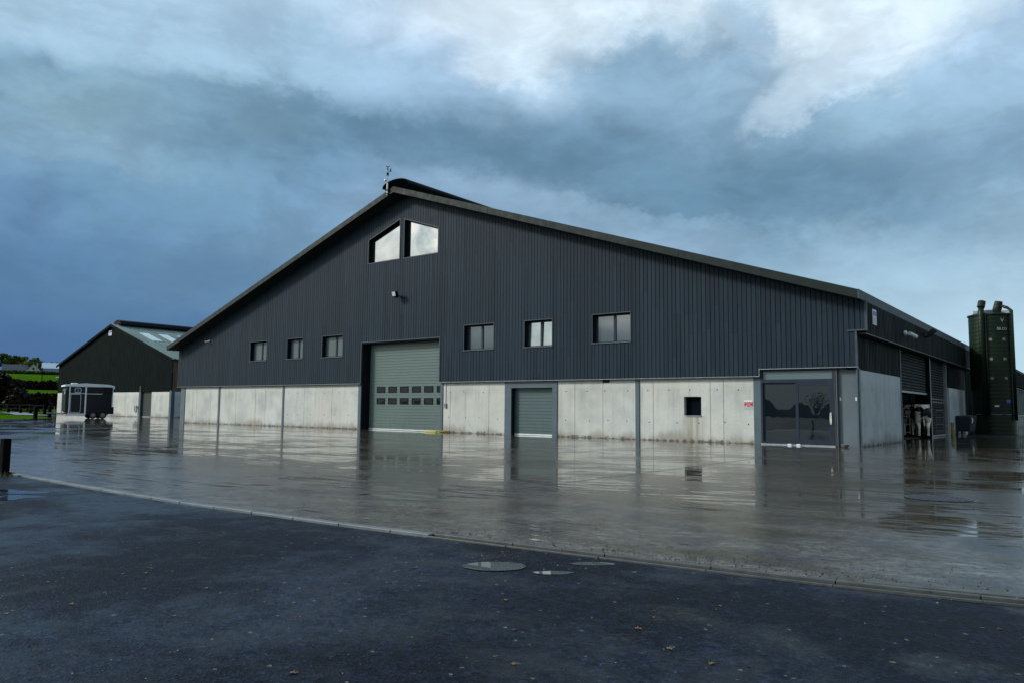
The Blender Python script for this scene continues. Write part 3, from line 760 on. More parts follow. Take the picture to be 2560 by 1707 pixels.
hd = MB(); hd.tube([(41.99, PY_+.0, .66), (41.985, PY_-.05, .68), (41.98, PY_-.055, .81), (41.985, PY_-.05, .94), (41.99, PY_, .96)], .012); hd.box(41.965, 42.01, PY_-.006, PY_+.004, .64, .98); hd.build('handle', M['alu'], lf)
MB().box(PX0, PX1, .02, .2, .0, .03).build('threshold', M['galv'], slid)
# roof: two slopes, bargeboards, eaves, curved open ridge
rl = MB(); xl, xr = 5.19, 42.965
for xe in (xl, xr):
    s_ = 1 if xe > AX else -1
    rl.hexa([(AX, OV+.03, AZ-FT), (xe, OV+.03, roof_z(xe)-FT), (xe, YB+.2, roof_z(xe)-FT), (AX, YB+.2, AZ-FT)],
            [(AX, OV+.03, AZ-.03), (xe, OV+.03, roof_z(xe)-.03), (xe, YB+.2, roof_z(xe)-.03), (AX, YB+.2, AZ-.03)])
rl.build('roof', M['soffit'], barn)
sh = MB()
for xe in (xl, xr):
    n_ = 60
    sh.hexa([(AX, OV+.03, AZ-.028), (xe, OV+.03, roof_z(xe)-.028), (xe, YB+.2, roof_z(xe)-.028), (AX, YB+.2, AZ-.028)],
            [(AX, OV+.03, AZ-.004), (xe, OV+.03, roof_z(xe)-.004), (xe, YB+.2, roof_z(xe)-.004), (AX, YB+.2, AZ-.004)])
sh.build('roof_sheet', M['barnroof'], barn)
for xe in (xl, xr):
    fa = MB(); npc = 7
    for k_ in range(npc):
        xa = AX+(xe-AX)*k_/npc; xb = AX+(xe-AX)*(k_+1)/npc-(.008 if xe > AX else -.008)
        za, zb = roof_z(xa), roof_z(xb)
        fa.hexa([(xa, OV-.012, za-FT-.01), (xb, OV-.012, zb-FT-.01), (xb, OV+.03, zb-FT-.01), (xa, OV+.03, za-FT-.01)],
                [(xa, OV+.012, za+.012), (xb, OV+.012, zb+.012), (xb, OV+.03, zb+.012), (xa, OV+.03, za+.012)])
    fa.build('bargeboard', M['flashing'], barn)
for xe, s_ in ((xl, -1), (xr, 1)):
    ea = MB(); z_ = roof_z(xe); npc = 6
    for k_ in range(npc):
        ya = OV-.012+(YB+.2-OV)*k_/npc; yb = OV-.012+(YB+.2-OV)*(k_+1)/npc-.006
        x0, x1 = sorted((xe, xe+s_*.03)); ea.box(x0, x1, ya, yb, z_-FT-.012, z_+.012)
    ea.build('eaves_fascia', M['trim'], barn)
rc = MB(); y0, y1 = -.50, YB; NS = 14; WR, ZE, ZT = .82, 10.72, 11.02
arc = []
for k_ in range(NS+1):
    a_ = math.pi*k_/NS; xx = -WR*math.cos(a_); arc.append((AX+xx, ZE+(ZT-ZE)*math.sin(a_)**.85))
th = .02
for (xa, za), (xb, zb) in zip(arc[:-1], arc[1:]):
    rc.hexa([(xa, y0, za-th), (xb, y0, zb-th), (xb, y1, zb-th), (xa, y1, za-th)], [(xa, y0, za), (xb, y0, zb), (xb, y1, zb), (xa, y1, za)])
ro = rc.build('ridge_cowl', M['blackroof'], barn)
for k_ in range(3):
    for sx in (-.55, .55): MB().box(AX+sx-.02, AX+sx+.02, .2+k_*2.4, .24+k_*2.4, AZ-.25, ZE+.2).build('cowl_bracket', M['blackroof'], ro)
# side wall
sw = MB()
def corr(y0, y1, z0, z1, X, mb, pitch=.2, dep=.010):
    y_ = y0
    while y_ < y1-.01:
        yt = min(y1, y_+pitch); ys = [y_, y_+(yt-y_)*.55, y_+(yt-y_)*.65, y_+(yt-y_)*.9, yt]; xs = [X, X, X-dep, X-dep, X]
        for k_ in range(4): mb.quad((xs[k_], ys[k_], z0), (xs[k_+1], ys[k_+1], z0), (xs[k_+1], ys[k_+1], z1), (xs[k_], ys[k_], z1))
        y_ = yt
SZ = 3.25; ZTOP = roof_z(XU)-FT
corr(.05, YB, SZ, ZTOP, XU+.005, sw); corr(.05, 6.0, 2.23, SZ, XR-.01, sw); corr(16.46, 21.6, 2.16, SZ, XR-.01, sw)
sw.box(XU-.2, XU-.04, .06, YB, SZ+.02, ZTOP); sw.box(XR-.3, XR-.045, .06, 6.0, 2.23, SZ+.3); sw.box(XR-.3, XR-.045, 16.46, 21.6, 2.16, SZ+.3)
sw.build('side_cladding', M['greenclad'], barn, fixn=False)
MB().box(XR-.31, XU+.012, .05, YB, SZ-.022, SZ-.002).build('soffit_board', M['soffit'], barn)
MB().box(XU-.02, XU+.03, .06, YB, SZ-.03, SZ-.0221).build('soffit_trim', M['drip'], barn)
def side_conc(y0, y1, js, z1):
    b = MB(); ys = [y0]+js+[y1]
    for ya, yb in zip(ys[:-1], ys[1:]): b.box(XR-.28, XR, ya+(.006 if ya != y0 else 0), yb-(.006 if yb != y1 else 0), -.1, z1)
    b.box(XR-.27, XR-.02, y0, y1, -.1, z1-.002)
    for zz in (.62, 1.66):
        yy = y0+.3
        while yy < y1: b.add([(XR+.0025, yy+.022*math.cos(q*math.pi/4), zz+.026*math.sin(q*math.pi/4)) for q in range(8)], [tuple(range(8))], 1); yy += 1.1
    return b.build('concrete_wall', [M['concrete_side'], M['hole']], barn)
side_conc(.36, 5.93, [2.35, 2.85, 4.1], 2.22); side_conc(16.46, 21.6, [18.2, 20], 2.15)
b = MB(); b.box(XR-.02, XR+.012, .19, .36, 0, 2.25); b.build('column', M['steel'], barn)
b = MB(); b.box(XR-.3, XR+.02, 5.93, 6.03, 0, 3.25); b.build('door_post', M['steel'], barn)
b = MB(); b.box(XR-.09, XR+.04, 11.46, 11.74, 0, 3.25, 1); b.box(XR+.04, XR+.055, 11.5, 11.62, 0, 3.25); b.build('door_post', [M['galv'], M['greenclad']], barn)
b = MB(); b.box(XR-.28, XR+.03, 15.72, 15.86, 0, 3.25); b.box(XR-.28, XR+.02, 15.87, 16.45, 0, 2.15); b.build('door_post', [M['galv']], barn)
def shutter(y0, y1, z0, z1, name='roller_shutter'):
    b = MB(); z_ = z0; X = XR-.10; pt = .11
    while z_ < z1-.01:
        zt = min(z1, z_+pt); zs = [z_, z_+(zt-z_)*.25, z_+(zt-z_)*.5, z_+(zt-z_)*.75, zt]; xs = [X-.02, X+.008, X+.016, X+.008, X-.02]
        for k_ in range(4): b.quad((xs[k_], y0, zs[k_]), (xs[k_+1], y0, zs[k_+1]), (xs[k_+1], y1, zs[k_+1]), (xs[k_], y1, zs[k_])) if False else b.quad((xs[k_], y0, zs[k_]), (xs[k_], y1, zs[k_]), (xs[k_+1], y1, zs[k_+1]), (xs[k_+1], y0, zs[k_+1]))
        z_ = zt
    o = b.build(name, M['shutter'], barn, fixn=False)
    MB().box(X-.03, X+.03, y0, y1, z0-.07, z0).build('bottom_rail', M['drip'], o)
    return o
shutter(6.03, 11.46, 1.79, 3.22)
o = shutter(11.74, 15.72, .08, 3.22); 
for r_ in range(2):
    for k_ in range(9): MB().box(XR-.086, XR-.078, 11.95+k_*.42, 12.13+k_*.42, 1.42+r_*.13, 1.49+r_*.13).build('vision_slot', M['galv'], o)
shutter(21.62, YB-.05, .08, 3.22)
# the dark inside of the barn
it = MB(); it.box(XL+.02, XL+.1, .4, YB, -.1, 4.1); it.build('west_wall', M['greenclad'], barn)
bw = MB(); holes = [(39.40, 39.93, 1.52, 1.99), (40.06, 40.24, 1.52, 1.97)]
xs = [XL, 39.40, 39.93, 40.06, 40.24, XR-.05]
for k_ in range(5):
    if k_ in (1, 3):
        h_ = holes[k_//2]; bw.box(xs[k_], xs[k_+1], YB-.1, YB, -.1, h_[2]); bw.box(xs[k_], xs[k_+1], YB-.1, YB, h_[3], 4.2)
    else: bw.box(xs[k_], xs[k_+1], YB-.1, YB, -.1, 4.2)
bw.prism([(XL, 4.2), (XR, 4.2), (XR, roof_z(XR)-FT), (AX, AZ-FT), (XL, roof_z(XL)-FT)], 'y', YB-.1, YB)
bw.build('back_wall', M['inside'], barn)
MB().quad((XL+.1, .45, .006), (XR-.31, .45, .006), (XR-.31, YB-.1, .006), (XL+.1, YB-.1, .006)).build('floor', M['barnfloor'], barn)
MB().box(36.5, 36.6, .4, YB-.1, -.1, 3.4).build('inner_partition', M['inside'], barn)

# ------------------------------------------------------------------ fittings on the barn
def textmesh(body, size, depth=.002):
    cu = bpy.data.curves.new('lettering', 'FONT'); cu.body = body; cu.size = size; cu.align_x = 'CENTER'; cu.align_y = 'CENTER'; cu.extrude = depth; cu.resolution_u = 3
    o = bpy.data.objects.new('lettering', cu); C.objects.link(o); dg = bpy.context.evaluated_depsgraph_get()
    me = bpy.data.meshes.new_from_object(o.evaluated_get(dg)); bpy.data.objects.remove(o); bpy.data.curves.remove(cu)
    return me
def text_mb(body, size, fn, mb=None, mi=0):
    me = textmesh(body, size); mb = mb or MB(); mb.add([fn(*v_.co) for v_ in me.vertices], [tuple(p_.vertices) for p_ in me.polygons], mi); bpy.data.meshes.remove(me); return mb
# flood light on the gable
fl = thing('flood_light', 'small flood light on a bracket on the boarded gable above the big door', 'flood light', (24.07, 0, 5.83))
b = MB(); b.box(24.02, 24.12, -.02, -.002, 5.76, 5.90); b.tube([(24.07, -.02, 5.83), (24.05, -.16, 5.86)], .018); b.build('bracket', M['blackframe'], fl)
b = MB(); hx, hy, hz = 23.98, -.24, 5.93
b.hexa([(hx-.12, hy-.10, hz-.12), (hx+.12, hy-.10, hz-.12), (hx+.12, hy+.06, hz-.15), (hx-.12, hy+.06, hz-.15)], [(hx-.12, hy-.16, hz+.10), (hx+.12, hy-.16, hz+.10), (hx+.12, hy-.0, hz+.12), (hx-.12, hy-.0, hz+.12)]); b.build('lamp_housing', M['blackframe'], fl)
b = MB(); b.quad((hx-.10, hy-.108, hz-.10), (hx+.10, hy-.108, hz-.10), (hx+.10, hy-.162, hz+.085), (hx-.10, hy-.162, hz+.085)); b.build('lamp_glass', simple('reflector_glass', (.55, .62, .58), .2), fl)
# cameras
def cam_(name, label, base, dirv, s=1.):
    r_ = thing(name, label, 'security camera', base); n_ = Vector(base); d_ = Vector(dirv).normalized()
    out = Vector((0, -1, 0)) if abs(base[0]-XU) > .2 else Vector((1, 0, 0))
    b = MB(); b.tube([n_, n_+out*.05*s], .055*s, 12); b.build('mount', M['white'], r_)
    b = MB(); p0 = n_+out*.05*s; p1 = n_+out*.14*s+Vector((0, 0, -.03*s)); b.tube([p0, p1], .018*s); b.build('arm', M['white'], r_)
    b = MB(); b.tube([p1-d_*.06*s, p1+d_*.20*s], .045*s, 10); b.build('camera_body', M['white'], r_)
    b = MB(); b.tube([p1+d_*.20*s, p1+d_*.203*s], .036*s, 10); b.build('lens', M['blackframe'], r_); return r_
cam_('security_camera', 'white camera on the boarded gable under the low left end of the roof', (8.72, -.001, 4.60), (-.5, -.8, -.25), .8)
cam_('security_camera', 'white camera on the dark side wall beyond the blue and white sign', (XU+.006, 5.45, 3.69), (.35, .9, -.25), 1.5)
fl2 = thing('flood_light', 'dark flood light tilted out from the top of the side wall', 'flood light', (XU+.006, 9.4, 4.0))
b = MB(); b.tube([(XU+.006, 9.4, 3.86), (XU+.25, 9.35, 3.94)], .03); b.build('bracket', M['shutter'], fl2)
b = MB(); q0 = Vector((XU+.25, 9.3, 3.98)); b.hexa([q0+Vector(p_) for p_ in ((-.1, -.2, -.1), (.16, -.2, .1), (.16, .2, .1), (-.1, .2, -.1))], [q0+Vector(p_) for p_ in ((-.16, -.2, .0), (.08, -.2, .2), (.08, .2, .2), (-.16, .2, .0))]); b.build('lamp_housing', M['shutter'], fl2)
# signs
blue = simple('sign_blue', (.07, .13, .45), .4); wht = M['white']; red = simple('sign_red', (.42, .006, .035), .4, .1); greyt = simple('sign_grey', (.34, .42, .42), .4); maroon = simple('sign_maroon', (.10, .004, .03), .5)
def sidesign(X, y0, y1, z0, z1, label):
    r_ = thing('notice_sign', label, 'sign', (X, y0, z0)); b = MB(); b.box(X, X+.012, y0, y1, z0, z1); b.build('board', wht, r_)
    b = MB(); dz_ = z1-z0; b.box(X+.012, X+.015, y0+.03, y1-.03, z1-dz_*.42, z1-dz_*.10); b.build('blue_panel', blue, r_)
    b = MB()
    for k_ in range(5): b.box(X+.012, X+.015, y0+.05, y1-.05-.03*(k_ % 2), z0+dz_*(.10+.085*k_), z0+dz_*(.13+.085*k_))
    b.build('print_lines', blue, r_); return r_
sidesign(XU+.008, .88, 1.36, 3.57, 4.02, 'white and blue rectangular sign high on the side wall next to the front corner')
r_ = thing('entrance_sign', 'small red and white square sign on pale concrete beside the sliding door', 'sign', (39.53, CB, 1.06))
b = MB(); b.box(39.40, 39.665, CB-.008, CB-.001, 1.06, 1.335); b.build('board', greyt, r_)
b = MB(); b.box(39.40, 39.665, CB-.011, CB-.0081, 1.17, 1.30); b.build('red_panel', red, r_)
b = MB(); b.box(39.40, 39.665, CB-.0112, CB-.0081, 1.282, 1.335)
b.add([(39.53+.075*math.cos(q*math.pi/10), CB-.0115, 1.166+.052*math.sin(q*math.pi/10)) for q in range(20)], [tuple(range(20))]); b.build('white_print', wht, r_)
b = MB(); b.add([(39.53+.065*math.cos(q*math.pi/10), CB-.0125, 1.166+.043*math.sin(q*math.pi/10)) for q in range(20)], [tuple(range(20))]); b.build('oval_badge', red, r_)
b = text_mb('ASTRONAUT', .044, lambda x, y_, z_: (39.532+x, CB-.0115-z_*.3, 1.258+y_)); b.build('lettering', wht, r_); text_mb('LELY', .048, lambda x, y_, z_: (39.53+x, CB-.0135-z_*.3, 1.166+y_)).build('badge_lettering', wht, r_)
for xa, xb in ((39.41, 39.45), (39.49, 39.53), (39.545, 39.60), (39.63, 39.655)): MB().prism([(xa, 1.283), (xb, 1.283), ((xa+xb)/2, 1.308)], 'y', CB-.0135, CB-.0113).build('dark_print', maroon, r_)
# control box with conduit
r_ = thing('control_box', 'grey push button box on a conduit on the concrete right of the big door', 'control box', (26.73, CB, 1.02))
MB().box(26.68, 26.78, CB-.06, CB-.001, 1.02, 1.20).build('box', M['galv'], r_)
MB().tube([(26.73, CB-.02, 1.20), (26.73, CB-.02, H-.03)], .014).build('conduit', M['white'], r_)
for zz in (1.07, 1.11, 1.15): MB().box(26.71, 26.75, CB-.068, CB-.0601, zz-.012, zz+.012).build('button', M['blackframe'], r_)
# weather mast
r_ = thing('weather_station', 'slim weather mast with vane and cup anemometer at the barn ridge', 'weather station', (23.74, OV-.03, 10.3))
mx, my = 23.72, OV-.06
MB().tube([(mx, my, 10.30), (mx, my, 10.86)], .035, 10).build('mast', M['white'], r_)
MB().tube([(mx, my, 10.86), (mx+.0, my, 11.45)], .017, 8).build('upper_pole', M['galv'], r_)
b = MB(); b.box(mx-.10, mx+.08, my-.04, my+.045, 10.50, 10.56); b.box(mx-.08, mx+.08, my-.04, my+.045, 10.34, 10.39); b.build('clamp', M['blackframe'], r_)
b = MB(); b.tube([(mx, my, 11.38), (mx+.17, my, 11.38)], .012); b.add([(mx+.12, my, 11.33), (mx+.22, my, 11.33), (mx+.20, my, 11.50), (mx+.15, my, 11.46), (mx+.12, my+.012, 11.33), (mx+.22, my+.012, 11.33), (mx+.20, my+.012, 11.50), (mx+.15, my+.012, 11.46)], [(0, 1, 2, 3), (7, 6, 5, 4), (0, 4, 5, 1), (1, 5, 6, 2), (2, 6, 7, 3), (3, 7, 4, 0)]); b.build('wind_vane', M['blackframe'], r_)
b = MB(); b.tube([(mx, my, 11.45), (mx, my, 11.62)], [.03, .012])
for k_ in range(3):
    a_ = k_*2.094+.3; c_ = Vector((mx+.07*math.cos(a_), my+.07*math.sin(a_), 11.60)); b.tube([(mx, my, 11.60), c_], .006); b.tube([c_+Vector((0, 0, -.02)), c_+Vector((0, 0, .0)), c_+Vector((0, 0, .02))], [.012, .028, .012], 8)
b.build('anemometer', M['blackframe'], r_)
b = MB(); b.tube([(mx, my, 11.20), (mx, my, 11.32)], .05, 10); b.build('sensor_housing', M['blackframe'], r_)
b = MB(); b.tube([(mx, my, 10.95), (mx-.12, my, 10.99)], .012); b.tube([(mx-.13, my-.05, 11.02), (mx-.13, my+.05, 10.98)], .04, 10); b.build('sensor', M['galv'], r_)
# things lying in front of the doors
b = MB(); b.tube([(25.95, -.28, .035), (26.5, -.10, .04), (27.0, .05, .045)], [.026, .034, .03], 8); b.tube([(26.5, -.16, .05), (26.58, -.3, .02)], .03)
single(b, 'yellow_hose', M['yellow'], 'yellow tube lying on wet concrete at the right foot of the big door', 'hose', (26.5, -.1, 0), smooth=True)
def carton(x, lab):
    b = MB(); b.box(x-.06, x+.06, -.13, -.05, .004, .040); b.box(x-.045, x+.045, -.12, -.06, .0401, .048); single(b, 'white_block', M['white'], lab, 'block', (x, -.09, 0), group='white blocks at the sliding door', bevel=.01)
carton(40.84, 'left of two small white blocks on the ground at the sliding door'); carton(41.10, 'right of two small white blocks on the ground at the sliding door')
b = MB(); b.lathe([(0, .004), (.075, .004), (.10, .03), (.115, .075), (.13, .082), (.112, .078), (.095, .035), (.07, .012), (0, .012)], (42.40, -.12), 24); single(b, 'dog_bowl', simple('brushed_steel', (.55, .52, .45), .25, .1, metal=.8), 'round steel bowl standing by the grey corner column', 'bowl', (42.40, -.12, 0), smooth=True)
# manhole
b = MB(); cxy = (46.63, -12.8)
b.add([(cxy[0]+.36*math.cos(q*math.pi/16), cxy[1]+.36*math.sin(q*math.pi/16), .006) for q in range(32)], [tuple(range(32))], 0)
for i in range(-5, 6):
    for k_ in range(-5, 6):
        if i*i+k_*k_ < 27: b.box(cxy[0]+i*.058-.018, cxy[0]+i*.058+.018, cxy[1]+k_*.058-.018, cxy[1]+k_*.058+.018, .006, .011)
single(b, 'manhole_cover', simple('cast_iron', (.022, .026, .034), .5, .2), 'round dark iron manhole cover in the wet concrete yard', 'manhole cover', (cxy[0], cxy[1], 0))

# ------------------------------------------------------------------ green shed
SY, SX0, SX1, SAX, SAZ, SEZ, SYB = 8.41, -32.68, -11.02, -21.85, 8.13, 4.78, 48
shed = thing('green_shed', 'dark green gabled farm shed with pale concrete base behind the horse trailer', 'shed', (SAX, SY, 0))
gw = MB(); x_ = SX0
def srz(x): return SAZ-(SAZ-SEZ)*abs(x-SAX)/(SX1-SAX)
while x_ < SX1-.01:
    xt = min(SX1, x_+.25)
    if x_ < SAX < xt: xt = SAX
    for xa, xb, dy in ((x_, x_+(xt-x_)*.5, 0), (x_+(xt-x_)*.5, xt, .012)):
        gw.quad((xa, SY+dy, 2.10), (xb, SY+dy, 2.10), (xb, SY+dy, srz(xb)-.03), (xa, SY+dy, srz(xa)-.03))
    gw.quad((x_+(xt-x_)*.5, SY, 2.1), (x_+(xt-x_)*.5, SY+.012, 2.1), (x_+(xt-x_)*.5, SY+.012, srz(x_)-.03), (x_+(xt-x_)*.5, SY, srz(x_)-.03))
    x_ = xt
gw.build('gable_cladding', M['shedclad'], shed, fixn=False)
def sbay(x0, x1, js):
    b = MB(); xs = [x0]+js+[x1]
    for xa, xb in zip(xs[:-1], xs[1:]): b.box(xa+.008, xb-.008, SY+.03, SY+.28, -.1, 2.09)
    b.box(x0, x1, SY+.06, SY+.26, -.1, 2.085); b.build('concrete_wall', M['concrete'], shed)
sbay(SX0, -16.35, [-31.5, -29.5, -27, -24.5, -22, -20.1, -18.2]); sbay(-14.2, -11.3, [-12.7])
b = MB(); b.box(-16.33, -16.0, SY+.0, SY+.2, 0, 2.6); b.build('door_post', M['steel'], shed)
sd_ = MB(); z_ = .06
while z_ < 2.2: sd_.box(-15.98, -14.22, SY+.16, SY+.18, z_, z_+.10); sd_.box(-15.98, -14.22, SY+.175, SY+.19, z_+.10, z_+.12); z_ += .12
so_ = sd_.build('roller_door', simple('dark_green_shutter', (.016, .026, .02), .5), shed); MB().box(-15.98, -14.22, SY+.14, SY+.2, .01, .06).build('bottom_seal', M['galv'], so_)
b = MB(); b.box(-11.28, -10.98, SY+.0, SY+.3, -.1, 2.2); b.build('corner_column', M['steel'], shed)
b = MB(); b.box(-11.2, -11.02, SY+.30, SYB, -.1, 2.1); b.build('side_wall', M['concrete_side'], shed)
yb_ = MB(); y_ = SY+.12
while y_ < SYB: yb_.box(-11.10, -11.06, y_, y_+.45, 2.1, SEZ-.1); y_ += .52
yb_.build('side_boarding', M['timber'], shed)
b = MB(); b.box(-11.25, -11.2, SY+.3, SYB, 2.1, SEZ-.1); b.box(SX0, SX0+.1, SY+.3, SYB, -.1, SEZ-.1); b.build('inner_lining', M['inside'], shed)
for s_, nm in ((-1, 'a'), (1, 'b')):
    xe = SX0-.22 if s_ < 0 else SX1+.22; ze = SEZ-.07; rb = MB(); yy = SY-.15
    while yy < SYB:
        for dy0, dy1, dz_ in ((0, .16, .0), (.16, .33, .045)):
            rb.hexa([(SAX, yy+dy0, SAZ-.03+dz_), (xe, yy+dy0, ze-.03+dz_), (xe, yy+dy1, ze-.03+dz_), (SAX, yy+dy1, SAZ-.03+dz_)], [(SAX, yy+dy0, SAZ+dz_), (xe, yy+dy0, ze+dz_), (xe, yy+dy1, ze+dz_), (SAX, yy+dy1, SAZ+dz_)])
        yy += .33
    ro_ = rb.build('roof', M['shedroof'], shed)
    if s_ > 0:
        for k_ in range(4):
            y0_ = 9.5+k_*1.75; q = MB()
            def rp(x, y_, o=.055): return (x, y_, SAZ-(SAZ-ze)*(x-SAX)/(xe-SAX)+o)
            q.hexa([rp(-19.15, y0_), rp(-16.5, y0_), rp(-16.5, y0_+.85), rp(-19.15, y0_+.85)], [rp(-19.15, y0_, .075), rp(-16.5, y0_, .075), rp(-16.5, y0_+.85, .075), rp(-19.15, y0_+.85, .075)]); q.build('skylight', M['skylight'], ro_)
    vb = MB(); vb.hexa([(SAX, SY-.19, SAZ-.16), (xe, SY-.19, ze-.16), (xe, SY-.15, ze-.16), (SAX, SY-.15, SAZ-.16)], [(SAX, SY-.19, SAZ+.05), (xe, SY-.19, ze+.05), (xe, SY-.15, ze+.05), (SAX, SY-.15, SAZ+.05)]); vb.build('bargeboard', M['shedclad'], ro_)
b = MB(); b.prism([(SAX-.75, SAZ+.05), (SAX+.75, SAZ+.05), (SAX+.55, SAZ+.34), (SAX, SAZ+.48), (SAX-.55, SAZ+.34)], 'y', SY+.4, SYB); b.build('ridge_cowl', M['blackroof'], shed)
r_ = thing('notice_sign', 'small white and blue sign near the peak of the green shed', 'sign', (-22.15, SY-.02, 7.16))
MB().box(-22.45, -21.87, SY-.03, SY-.012, 7.16, 7.58).build('board', wht, r_); MB().box(-22.42, -21.90, SY-.035, SY-.0301, 7.40, 7.55).build('blue_panel', blue, r_)
b = MB()
for k_ in range(3): b.box(-22.40, -21.95-.05*k_, SY-.035, SY-.0301, 7.20+.06*k_, 7.225+.06*k_)
b.build('print_lines', blue, r_)
hs = MB(); pts = []
for k_ in range(40):
    a_ = k_*.55; pts.append((-16.55+.17*math.cos(a_), SY-.06-.002*k_, .66+.30*math.sin(a_)))
pts += [(-16.35, SY-.15, .95), (-16.30, SY-.1, 1.02)]
hs.tube(pts, .018, 6); single(hs, 'hose', M['galv'], 'coiled hose hanging on the shed wall beside its dark door', 'hose', (-16.5, SY, .3))
cam_('security_camera', 'small white camera at the left edge of the green shed wall', (-32.55, SY-.001, 3.63), (-.6, -.7, -.2), .8)

# ------------------------------------------------------------------ right hand building far behind the silo
r_ = thing('long_shed', 'distant green shed with concrete base just visible right of the silo', 'shed', (43.45, 45, 0)); X = 43.45
b = MB(); y_ = 30
while y_ < 90: b.box(X-.1, X, y_, y_+2.97, -.1, .75); y_ += 3
b.build('concrete_wall', M['concrete'], r_)
b = MB(); corr(30, 90, 2.86, 3.85, X+.25, b); b.box(X-.05, X+.2, 30, 90, 2.86, 3.85); b.build('wall_cladding', M['shedclad'], r_, fixn=False)
b = MB(); y_ = 30
while y_ < 90:
    b.box(X-.02, X+.02, y_, y_+.10, .75, 2.85); y_ += 1.5
b.build('steel_post', simple('green_post', (.07, .10, .05), .6), r_)
b = MB(); b.quad((X-.08, 30, .75), (X-.08, 90, .75), (X-.08, 90, 2.86), (X-.08, 30, 2.86)); b.build('wind_curtain', simple('blue_green_curtain', (.07, .12, .13), .6), r_)
b = MB(); b.hexa([(X+.3, 30, 3.85), (X+.3, 90, 3.85), (X-9, 90, 6.8), (X-9, 30, 6.8)], [(X+.3, 30, 4.02), (X+.3, 90, 4.02), (X-9, 90, 6.97), (X-9, 30, 6.97)]); b.build('roof', M['flashing'], r_)
b = MB(); b.tube([(X+.3, 30, .85), (X+.3, 70, .85)], .03); 
for k_ in range(28): b.tube([(X+.3, 30+k_*1.4, 0), (X+.3, 30+k_*1.4, .85)], .03, 6)
b.build('feed_rail', M['galv'], r_)
b = MB(); b.prism([(X-9, 0), (X, 0), (X, 3.85), (X-9, 6.8)], 'y', 30, 30.1); b.build('end_wall', M['shedclad'], r_)

# ------------------------------------------------------------------ silo
CX, CY, RS = 44.06, 20.75, .925
silo = thing('feed_silo', 'tall dark green cylindrical feed silo with round pale portholes and fill pipes', 'silo', (CX, CY, 0))
m, t_, p = newmat('green_silo_sheet'); Pp = t_.pos(); z_ = t_.sep(Pp)[2]
wv = t_.new('ShaderNodeMath', operation='SINE'); t_.put(wv.inputs[0], t_.math('MULTIPLY', z_, 2*math.pi/.19))
c_ = t_.vmath('SCALE', (.0055, .0145, .0062), t_.mapr(t_.noise(Pp, 1.2, 4), .3, .7, .75, 1.25)); c_ = t_.mix(t_.mapr(wv.outputs[0], .93, .99, 0, .5), c_, (.004, .009, .005))
t_.put(p.inputs['Base Color'], c_); p.inputs['Roughness'].default_value = .42; p.inputs['Specular IOR Level'].default_value = .25; t_.put(p.inputs['Normal'], t_.bump(wv.outputs[0], .002)); M['silo'] = m
b = MB(); b.lathe([(RS+.005, 0), (RS+.005, .95), (RS+.03, .95), (RS+.03, .98), (RS, .98), (RS, 5.90), (RS+.05, 5.92), (RS+.05, 5.97), (RS, 5.97), (.35, 6.22), (0, 6.24)], (CX, CY), 160); b.build('body', M['silo'], silo, smooth=False)
tocam = math.atan2(CAM.y-CY, CAM.x-CX)
def cyl(a_deg, z_, r_=RS):   # a_deg measured from the camera-facing generator, positive to the right as seen
    a_ = tocam+rad(a_deg); return Vector((CX+r_*math.cos(a_), CY+r_*math.sin(a_), z_))
b = MB()
for a0 in (-52, 2): 
    for k_ in range(20):
        pass
for zz in [.98+.82*k_ for k_ in range(7)]: b.lathe([(RS, zz-.012), (RS+.012, zz-.008), (RS+.012, zz+.008), (RS, zz+.012)], (CX, CY), 160)
b.build('seam', M['silo'], silo)
def pipe(pts, r_, name): 
    b = MB(); b.tube(pts, r_, 12); return b.build(name, M['silo'], silo, smooth=True)
pp = pipe([cyl(-20, .95, RS+.15), cyl(-20, 5.95, RS+.15), cyl(-20, 6.35, RS+.05)], .125, 'fill_pipe')
pipe([cyl(-11, .95, RS+.08), cyl(-11, 6.0, RS+.08)], .045, 'fill_pipe')
MB().tube([cyl(-20, 6.30, RS+.10), cyl(-19, 6.60, RS-.02)], .17, 12).build('pipe_cap', M['silo'], pp)
c0 = cyl(42, 6.05, .42); c1 = c0+Vector((.12, 0, .58)); pq = pipe([c0+Vector((.05, 0, .42)), cyl(58, 6.28, RS*.92), cyl(60, 6.12, RS+.10), cyl(60, .7, RS+.10)], .075, 'fill_pipe')
MB().tube([c0, c1], [.21, .17], 12).build('pipe_cap', M['silo'], pq)
b = MB(); q = cyl(-60, 6.06, .6); b.box(q.x-.16, q.x+.16, q.y-.1, q.y+.1, 6.05, 6.2); q = cyl(60, 6.06, .75); b.box(q.x-.16, q.x+.16, q.y-.1, q.y+.1, 6.0, 6.15); b.build('hatch', M['galv'], silo)
port = simple('pale_porthole', (.15, .16, .11), .4)
for zz in (4.68, 3.72, 2.77):
    for a_ in (-1, 36):
        b = MB(); ctr = cyl(a_, zz, RS+.004); nrm = (ctr-Vector((CX, CY, zz))).normalized(); tg = Vector((-nrm.y, nrm.x, 0))
        ring_ = [ctr+nrm*.02+(tg*math.cos(q*math.pi/10)+up*math.sin(q*math.pi/10))*.072 for q in range(20)]; r2 = [ctr-nrm*.02+(tg*math.cos(q*math.pi/10)+up*math.sin(q*math.pi/10))*.08 for q in range(20)]
        b.add(ring_+r2, [tuple(range(20))]+[(q, (q+1) % 20, 20+(q+1) % 20, 20+q) for q in range(20)]); b.build('porthole', port, silo)
def cyltext(body, size, a_deg, z_, off, mb=None, mi=0, bold=1.):
    return text_mb(body, size, lambda x, y_, zz: tuple(cyl(a_deg+math.degrees(x*bold/RS), z_+y_, RS+off+zz)), mb, mi)
